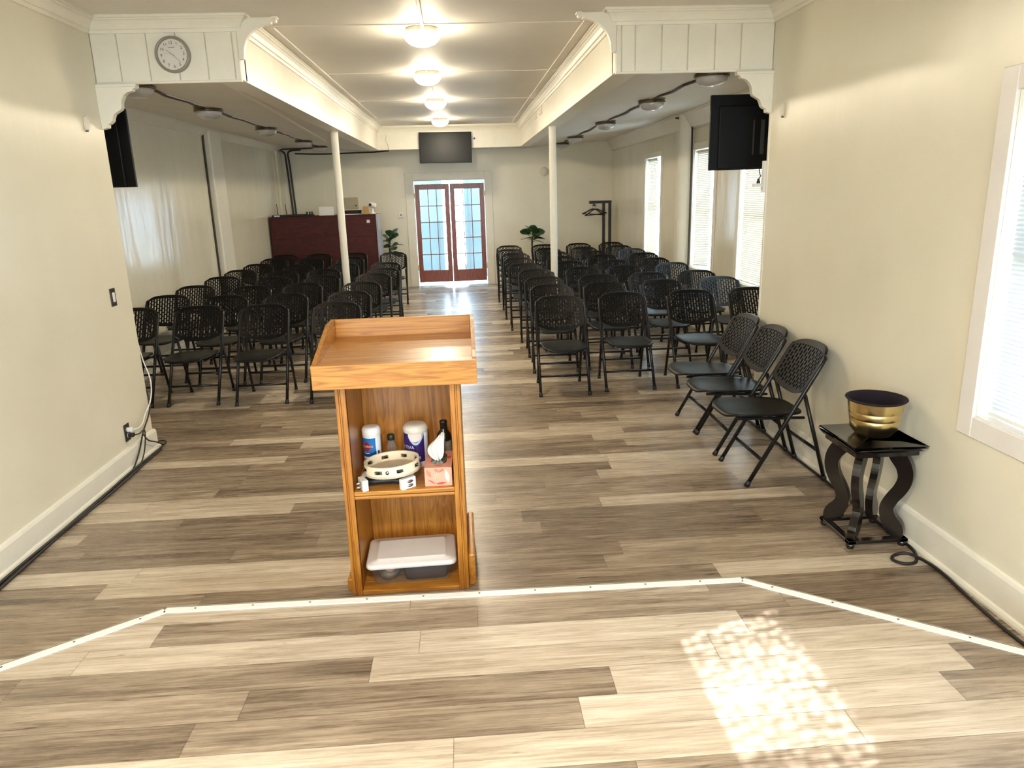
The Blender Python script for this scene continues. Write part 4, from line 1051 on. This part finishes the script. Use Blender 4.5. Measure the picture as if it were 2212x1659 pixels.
# ------------------------------------------------------------------ wall fittings
def sensor(x, y, z, s, label):
    o = thing('wall_sensor', label, 'sensor', (x, y, z), 0, 'small wall sensors')
    b = MB(); P = rrect(0.018, 0.045, 0.016, 4); b.prism(P, lambda u, v, d: (s*d, u, v), 0, 0.022); b.build('body', M['offwhite'], o, bevel=0.003)
    b = MB(); b.box(min(0, s*0.012), max(0, s*0.012), -0.006, 0.010, -0.052, -0.044); b.build('tab', M['darkcable'], o, fix=False)
sensor(XL, 5.14, 2.30, 1, 'small cream sensor on the wall beneath the clock header'); sensor(XR, 5.165, 2.285, -1, 'small cream sensor on the wall near the big television back')
sw = thing('light_switch', 'dark bronze light switch on the plain wall', 'switch', (XL, 5.12, 1.182))
MB().box(0, 0.006, -0.036, 0.036, -0.06, 0.06).build('plate', M['bronze'], sw, bevel=0.002, fix=False)
MB().box(0.006, 0.011, -0.015, 0.015, -0.033, 0.033).build('rocker', M['white_plastic'], sw, bevel=0.002, fix=False)
ou = thing('wall_outlet', 'dark bronze outlet with two plugs low on the plain wall', 'outlet', (XL, 4.995, 0.258))
MB().box(0, 0.006, -0.038, 0.038, -0.06, 0.06).build('plate', M['bronze'], ou, bevel=0.002, fix=False)
for z in (0.02, -0.02):
    b = MB(); b.prism(arc(0, 0, 0.016, 0, 360, 16)[:-1], lambda u, v, d: (d, u, v+z), 0.006, 0.009); b.build('receptacle', M['white_plastic'], ou)
# cords at the outlet
def cord(name, pts, r, m, label, sub=6, cat='cord'):
    b = MB(); b.tube(smoothpath(pts, sub), r, 7); return tag(b.build(name, m), label, cat)
c = thing('power_cable', 'white power cord running up the wall end from the bronze outlet', 'cord', (XL+0.02, 4.995, 0.278))
b = MB(); b.tube(smoothpath([(0.02, 0, 0), (0.045, 0.03, -0.004), (0.05, 0.10, 0.01), (0.035, 0.20, 0.05), (0.03, 0.32, 0.11), (0.03, 0.375, 0.20), (0.012, 0.41, 0.29), (-0.025, 0.428, 0.42), (-0.05, 0.43, 0.7), (-0.055, 0.43, 1.4)], 6), 0.0045, 7); b.build('wire', M['white_plastic'], c)
b = MB(); b.box(-0.010, 0.025, -0.014, 0.014, -0.014, 0.014); b.build('plug', M['white_plastic'], c, bevel=0.004, fix=False)
c = thing('power_cable', 'black power cord plugged into the bronze outlet', 'cord', (XL+0.02, 4.995, 0.238))
b = MB(); b.tube(smoothpath([(0.025, 0.0, 0), (0.045, 0.04, -0.005), (0.045, 0.11, 0.0), (0.035, 0.15, -0.03), (0.032, 0.135, -0.1), (0.035, 0.08, -0.17), (0.042, -0.02, -0.222), (0.06, -0.12, -0.231)], 6), 0.0045, 7); b.build('wire', M['black'], c)
b = MB(); b.box(-0.010, 0.028, -0.015, 0.015, -0.013, 0.013); b.build('plug', M['black'], c, bevel=0.004, fix=False)
cord('power_cable', [(XL-0.03, YE+0.03, 0.62), (XL-0.01, YE+0.022, 0.45), (XL+0.012, YE+0.005, 0.36), (XL+0.026, 5.30, 0.28), (XL+0.03, 5.17, 0.20), (XL+0.032, 5.07, 0.10), (XL+0.045, 4.93, 0.03), (XL+0.055, 4.80, 0.010), (XL+0.06, 4.4, 0.010)], 0.0055, M['black'], 'black cord draped down the wall end over the baseboard')
cord('power_cable', [(XL+0.034, 5.16, 0.185), (XL+0.036, 5.22, 0.12), (XL+0.04, 5.33, 0.07), (XL+0.045, 5.44, 0.012), (XL+0.03, 5.52, 0.010), (XL-0.02, 5.53, 0.012), (XL-0.02, 5.46, 0.02), (XL+0.045, 5.42, 0.012), (XL+0.052, 5.30, 0.008)], 0.005, M['black'], 'black cord looping round the baseboard corner')
o = thing('cable_bundle', 'bundle of black cables along the floor at the plain wall', 'cable', (XL, 3.7, 0))
for k, (dx, r) in enumerate(((0.050, 0.009), (0.068, 0.009), (0.060, 0.008))):
    b = MB(); pts = [(dx + 0.006*math.sin(i*1.3+k*2), -1.72+3.36*i/12, r + (0.012 if k == 2 else 0)) for i in range(13)]
    b.tube(smoothpath(pts, 4), r, 7); b.build('cable', M['black'], o)
# right side: cable along the base and the loop by the stand
cord('floor_cable', [(2.155, 6.9, 0.008), (2.16, 5.6, 0.008), (2.172, 5.2, 0.008), (2.165, 4.6, 0.008), (2.172, 4.1, 0.008), (2.168, 3.5, 0.008), (2.178, 3.30, 0.008), (2.172, 3.18, 0.008), (2.12, 3.075, 0.008), (2.055, 3.06, 0.008), (2.02, 3.105, 0.008), (2.06, 3.15, 0.008), (2.12, 3.135, 0.018), (2.165, 3.05, 0.010), (2.172, 2.93, 0.008), (2.15, 2.70, 0.008), (2.14, 2.42, 0.008), (2.165, 2.22, 0.008), (2.16, 1.98, 0.008)], 0.008, M['black'], 'black cable on the floor looping beside the plant stand', 8, 'cable')
# back wall fittings
th = thing('thermostat', 'small white thermostat beside the double doors', 'thermostat', (-1.195, YB, 1.41))
MB().box(-0.055, 0.055, -0.025, 0, -0.055, 0.04).build('body', M['white_plastic'], th, bevel=0.006, fix=False)
b = MB(); b.lathe([(0.001, 0.028), (0.012, 0.028), (0.014, 0.024)], 16, M=Mx); b.build('dial', M['ink'], th)
b = MB(); b.lathe([(0.085, 0), (0.085, 0.02), (0.075, 0.035), (0.03, 0.045), (0.001, 0.045)], 36, (1.63, YB, 2.15), M=Mx)
tag(b.build('smoke_detector', M['offwhite']), 'round cream smoke detector on the back wall', 'detector')
ep = thing('electrical_panel', 'tan electrical panel box on the back wall above the dark cabinet', 'panel', (-2.155, YB, 1.645))
MB().box(-0.155, 0.155, -0.06, 0, -0.14, 0.125).build('box', M['tan_box'], ep, bevel=0.004, fix=False)
b = MB(); b.lathe([(0.001, 0.068), (0.012, 0.068), (0.014, 0.06)], 12, (0.11, 0, -0.03), M=Mx); b.build('latch', M['ink'], ep)
# conduits down to the cabinet and along the back ceiling
for k, dx in enumerate((0.0, 0.055)):
    x = -3.29+dx
    pts = [(x+0.03+(-0.06 if k == 0 else 0.25), YB-0.30, 2.655), (x-0.02+(-0.04 if k == 0 else 0.07), YB-0.06, 2.655), (x-0.01, YB-0.04, 2.60), (x, YB-0.035, 2.45), (x+0.02, YB-0.03, 1.9), (x+0.04, YB-0.03, 1.2), (x+0.04, YB-0.03, 0.02)]
    cord('conduit', pts, 0.017, M['darkcable'], 'dark conduit down the back wall behind the cabinet, %s the corner' % ('nearest' if k == 0 else 'farther from'), 6, 'conduit')
cord('conduit', [(-3.30, YB-0.35, 2.655), (-3.2, YB-0.6, 2.655), (-2.8, 13.9, 2.64), (-2.47, 13.68, 2.635)], 0.014, M['darkcable'], 'dark conduit on the ceiling from the corner to the last unlit light', 6, 'conduit')
cord('conduit', [(-3.10, YB-0.10, 2.60), (-2.6, YB-0.10, 2.58), (-2.0, YB-0.12, 2.585), (-1.6, YB-0.14, 2.59), (-1.32, YB-0.3, 2.60)], 0.014, M['darkcable'], 'dark conduit along the top of the back wall', 6, 'conduit')
cord('wall_cable', [(AL+0.02, 10.53, 2.68), (AL+0.012, 10.52, 2.5), (AL+0.012, 10.515, 1.5), (AL+0.012, 10.51, 0.2)], 0.014, M['darkcable'], 'dark vertical cable beside the boxed chase on the blank wall', 4, 'cable')
cord('wall_cable', [(AR-0.16, 9.95, 2.66), (AR-0.06, 9.66, 2.60), (AR-0.035, 9.635, 2.45), (AR-0.035, 9.635, 0.2)], 0.012, M['darkcable'], 'dark vertical cable beside the round chase on the window wall', 4, 'cable')

# ------------------------------------------------------------------ dark red cabinet with things on it
CB = (-2.44, 13.75)
cb = thing('wooden_cabinet', 'tall dark red wooden cabinet against the back corner', 'cabinet', (*CB, 0))
HX = 0.94; ZT = 1.475; y0 = 13.42-CB[1]; y1 = 0.33
b = MB(); b.box(-HX+0.02, HX-0.03, y0+0.004, y0+0.024, 0, ZT-0.02); b.box(-HX+0.02, HX-0.03, y0-0.002, y0+0.006, 1.10, 1.13)
b.build('front_panel', M['mahogany'], cb, fix=False, bevel=0.002, seg=1)
MB().box(HX-0.03, HX, y0, y1, 0, ZT).build('side_panel', [M['booth_sheen']], cb, fix=False, bevel=0.003)
MB().box(HX-0.046, HX-0.0305, y0-0.003, y0+0.02, 0, ZT).build('corner_post', M['mahogany'], cb, fix=False)
MB().box(-HX, -HX+0.02, y0, y1, 0, ZT).build('side_panel', M['mahogany'], cb, fix=False)
MB().box(-HX, HX-0.03, y0-0.006, y1, ZT-0.02, ZT).build('top', M['mahogany'], cb, fix=False, bevel=0.003)
b = MB(); b.box(0.745, 0.80, y0-0.0002, y0+0.004, 1.33, 1.38); b.build('sticker', M['sticker'], cb, fix=False)
rt = thing('router', 'flat black router with two antennas on the dark cabinet', 'router', (-3.07, 13.56, ZT))
MB().box(-0.28, 0.30, -0.09, 0.09, 0, 0.035).build('body', M['black'], rt, bevel=0.008, fix=False)
MB().box(-0.24, -0.14, -0.0915, -0.09, 0.006, 0.026).build('port_panel', M['steel'], rt, fix=False)
for x in (-0.20, -0.05):
    b = MB(); b.tube([(x, 0.06, 0.03), (x-0.01, 0.06, 0.22)], [0.007, 0.005], 8); b.build('antenna', M['black'], rt)
mo = thing('microphone_receiver', 'small black receiver with clips beside the router', 'receiver', (-2.80, 13.55, ZT+0.035))
mo.location.x = -2.72; mo.location.z = ZT
b = MB(); b.box(-0.05, 0.09, -0.06, 0.06, 0, 0.03); b.build('body', M['black'], mo, fix=False, bevel=0.006)
b = MB()
for x in (-0.04, 0.01, 0.05): b.box(x, x+0.022, -0.02, 0.02, 0.03, 0.075)
b.build('clips', M['black'], mo, fix=False)
o = thing('white_box', 'plain white box on the dark cabinet beside the post', 'box', (-2.415, 13.62, ZT), math.radians(4))
MB().box(-0.13, 0.13, -0.05, 0.05, 0, 0.15).build('carton', M['white_plastic'], o, bevel=0.003, fix=False)
o = thing('tablet', 'dark tablet screen with white edge propped on the dark cabinet', 'tablet', (-1.965, 13.60, ZT))
b = MB(); b.prism([(0, 0), (0.06, 0.085), (0.067, 0.08), (0.012, 0)], lambda u, v, d: (d, u, v), -0.18, 0.18); b.build('body', M['white_plastic'], o)
b = MB(); b.prism([(0.006, 0.0125), (0.050, 0.0745), (0.0495, 0.076), (0.0045, 0.0125)], lambda u, v, d: (d, u, v), -0.165, 0.165); b.build('screen', M['ink'], o)
o = thing('cardboard_box', 'small tan cardboard box at the end of the dark cabinet', 'box', (-1.715, 13.60, ZT), math.radians(6))
MB().box(-0.05, 0.05, -0.05, 0.05, 0, 0.135).build('carton', M['carton'], o, bevel=0.002, fix=False)
o = thing('security_camera', 'white security camera at the very end of the dark cabinet', 'camera', (-1.60, 13.62, ZT))
b = MB(); b.lathe([(0.001, 0), (0.055, 0), (0.055, 0.015), (0.022, 0.03), (0.02, 0.11)], 20); b.build('base', M['white_plastic'], o)
b = MB(); Mc = Matrix.Translation((0, -0.0, 0.155)) @ Matrix.Rotation(math.radians(-70), 4, 'Y') @ Matrix.Translation((0, 0, -0.07)); b.lathe([(0.001, 0), (0.042, 0.002), (0.046, 0.02), (0.046, 0.11), (0.038, 0.13), (0.001, 0.13)], 20, M=Mc); b.build('housing', M['white_plastic'], o)
b = MB(); b.lathe([(0.001, 0.014), (0.02, 0.013), (0.024, 0)], 16, (-0.03, -0.046, 0.165), M=Mx); b.build('lens', M['ink'], o)

# ------------------------------------------------------------------ potted plants
def plant(x, y, hgt, label, seed, specs, rz=0):
    random.seed(seed)
    o = thing('potted_plant', label, 'plant', (x, y, 0), rz, 'leafy plants beside the double doors')
    b = MB(); b.lathe([(0.001, 0), (0.11, 0), (0.13, 0.24), (0.145, 0.25), (0.145, 0.27), (0.125, 0.27), (0.12, 0.24), (0.001, 0.24)], 24); b.build('pot', M['pot'], o)
    b = MB(); b.tube(smoothpath([(0, 0, 0.24), (0.01, 0, 0.5), (-0.01, 0, 0.75), (0, 0, hgt-0.1)], 5), [0.016]*16, 8); b.build('stem', M['stem'], o)
    b = MB()
    for (az, el, z, ln, wd) in specs:
        wd *= 1.2; el += 18; ln *= 0.92
        a = math.radians(az); e = math.radians(el)
        d = Vector((math.cos(a)*math.cos(e), math.sin(a)*math.cos(e), math.sin(e)))
        side = Vector((-math.sin(a), math.cos(a), 0)); side = Matrix.Rotation(random.uniform(-0.9, 0.9), 3, d) @ side; up = side.cross(d) * -1
        base_ = Vector((0, 0, z)) + d*0.03
        def lf(u, v):
            t = v; w = wd*math.sin(PI*min(1, t**0.9))**0.7*(0.8+0.3*t)
            p = base_ + d*(ln*t) + side*((u-0.5)*2*w) + Vector((0, 0, -0.35*ln*t*t*0.6)) + up*(0.25*abs(u-0.5)*w)
            return p
        b.grid(lf, 6, 10); b.tube([Vector((0, 0, z-0.02)), base_+d*0.01], 0.005, 5)
    b.build('foliage', M['leaf'], o, fix=False, solid=0.003)
    return o
sp1 = [(10,35,1.0,0.28,0.055),(-35,10,0.98,0.25,0.085),(-75,25,0.92,0.22,0.09),(200,30,0.95,0.20,0.08),(150,10,0.9,0.2,0.08),(-10,-5,0.85,0.28,0.07),(-60,-10,0.80,0.22,0.08),(230,5,0.82,0.2,0.08),(40,15,0.8,0.22,0.08),(-20,-15,0.70,0.24,0.07),(260,-5,0.7,0.2,0.08),(190,-10,0.68,0.18,0.07),(90,40,1.0,0.2,0.08),(-50,60,1.0,0.18,0.07)]
plant(-1.40, 14.3, 1.05, 'leafy green plant between the dark cabinet and the doors', 1, sp1)
sp2 = [(0,5,0.98,0.26,0.08),(180,8,0.98,0.26,0.08),(-60,30,1.0,0.2,0.085),(240,25,1.0,0.2,0.085),(-90,55,1.0,0.18,0.08),(30,15,0.92,0.25,0.08),(150,12,0.92,0.25,0.08),(-30,-8,0.90,0.26,0.085),(210,-8,0.90,0.26,0.085),(-85,-5,0.88,0.22,0.09),(90,30,1.0,0.2,0.08),(-45,60,1.02,0.16,0.07),(-10,-20,0.86,0.22,0.07),(190,30,1.03,0.2,0.06)]
plant(1.33, 14.3, 1.05, 'dark leafy plant between the doors and the coat rack', 2, sp2)

# ------------------------------------------------------------------ coat rack with hangers
cr = thing('coat_rack', 'black two-post coat rack in the corner by the farthest window', 'rack', (2.64, 14.25, 0))
for x in (0.065, 0.185): MB().box(x-0.026, x+0.026, -0.026, 0.026, 0.02, 1.56).build('post', M['black'], cr, fix=False, bevel=0.003)
MB().box(-0.21, 0.215, -0.03, 0.03, 1.525, 1.575).build('top_bar', M['black'], cr, fix=False, bevel=0.006)
MB().box(-0.10, 0.30, -0.22, 0.22, 0, 0.03).build('base', M['black'], cr, fix=False, bevel=0.004)
b = MB(); b.tube([(-0.12, -0.14, 1.49), (-0.12, 0.14, 1.49)], 0.012, 10); b.box(-0.135, -0.105, -0.012, 0.012, 1.49, 1.53); b.build('hanging_rod', M['black'], cr, fix=False)
def hanger(y, rz, tilt, m, label):
    o = thing('coat_hanger', label, 'hanger', (2.52, y, 1.49), rz, 'coat hangers on the rack')
    b = MB(); b.tube([(0.0, 0, -0.07), (0, 0, -0.035)] + [(0.028*math.sin(math.radians(a)), 0, 0.0-0.0-0.028*math.cos(math.radians(a))+0.012) for a in range(0, 250, 25)], 0.004, 6); b.build('hook', M['steel'], o)
    b = MB(); w = 0.215
    P = [(-w, 0, -0.165), (-w*0.6, 0, -0.125), (-0.06, 0, -0.080), (0, 0, -0.070), (0.06, 0, -0.080), (w*0.6, 0, -0.125), (w, 0, -0.165)]
    b.tube(smoothpath(P, 4), 0.012, 8); b.tube([(-w, 0, -0.165), (w, 0, -0.165)], 0.009, 8); b.build('body', m, o)
    o.rotation_euler = (0, tilt, rz)
hanger(14.14, math.radians(7), math.radians(-5), M['black'], 'black coat hanger in front on the rack')
hanger(14.25, math.radians(-8), math.radians(4), M['black'], 'black coat hanger turned behind the front one')
hanger(14.37, math.radians(12), math.radians(3), M['offwhite'], 'pale coat hanger at the back of the rack')

# ------------------------------------------------------------------ light
wd = bpy.data.worlds.new('World'); S.world = wd; wd.use_nodes = True
nt = wd.node_tree; nt.nodes.clear()
bg = nt.nodes.new('ShaderNodeBackground'); ow = nt.nodes.new('ShaderNodeOutputWorld')
bg.inputs[0].default_value = (0.60, 0.80, 1.0, 1); bg.inputs[1].default_value = 4.4
nt.links.new(bg.outputs[0], ow.inputs[0])
def portal(name, loc, rot, sx, sy):
    l = bpy.data.lights.new(name, 'AREA'); l.shape = 'RECTANGLE'; l.size = sx; l.size_y = sy; l.cycles.is_portal = True
    o = bpy.data.objects.new(name, l); COL.objects.link(o); o.location = loc; o.rotation_euler = rot
for i, (a, c, e, f) in enumerate([NW]+WIN+[BW]):
    portal('daylight_portal', ((XR if i in (0, 4) else AR)+0.2, (a+c)/2, (e+f)/2), (0, PI/2, 0), f-e, c-a)
for a in (-1.35, 1.15): portal('daylight_portal', (a, -2.8, 1.45), (PI/2, 0, 0), 1.5, 1.7)
portal('daylight_portal', (xm, YB+0.2, DZ/2), (-PI/2, 0, 0), DX1-DX0, DZ)
sl = bpy.data.lights.new('sun', 'SUN'); sl.energy = 4.0; sl.angle = math.radians(0.53); sl.color = (0.92, 0.96, 1.0)
so = bpy.data.objects.new('sun', sl); COL.objects.link(so); so.location = (12, 8, 14)
so.rotation_euler = Vector((-1, -0.36, -1.155)).to_track_quat('-Z', 'Y').to_euler()

# ------------------------------------------------------------------ camera and view
cam = bpy.data.cameras.new('camera'); co = bpy.data.objects.new('camera', cam); COL.objects.link(co)
cam.sensor_fit = 'HORIZONTAL'; cam.sensor_width = 36.0; cam.lens = 36.0*1580/2212; cam.clip_start = 0.05; cam.clip_end = 200
Rw = ((0.9973, -0.0448, 0.0575), (-0.067, -0.2526, 0.9653), (-0.0287, -0.9665, -0.2549))
mw = Matrix([[r[0], -r[1], -r[2]] for r in Rw]).to_4x4()
q = mw.to_quaternion(); co.rotation_mode = 'QUATERNION'; co.rotation_quaternion = q; co.location = (0, 0, 1.8)
S.camera = co
S.view_settings.view_transform = 'Standard'; S.view_settings.look = 'None'; S.view_settings.gamma = 1.0
S.view_settings.use_curve_mapping = False; S.view_settings.exposure = 2.05
S.cycles.use_denoising = True
S.cycles.max_bounces = 8; S.cycles.diffuse_bounces = 5; S.cycles.glossy_bounces = 4; S.cycles.transmission_bounces = 6; S.cycles.transparent_max_bounces = 16
S.cycles.caustics_reflective = False; S.cycles.caustics_refractive = False
S.cycles.sample_clamp_indirect = 6.0
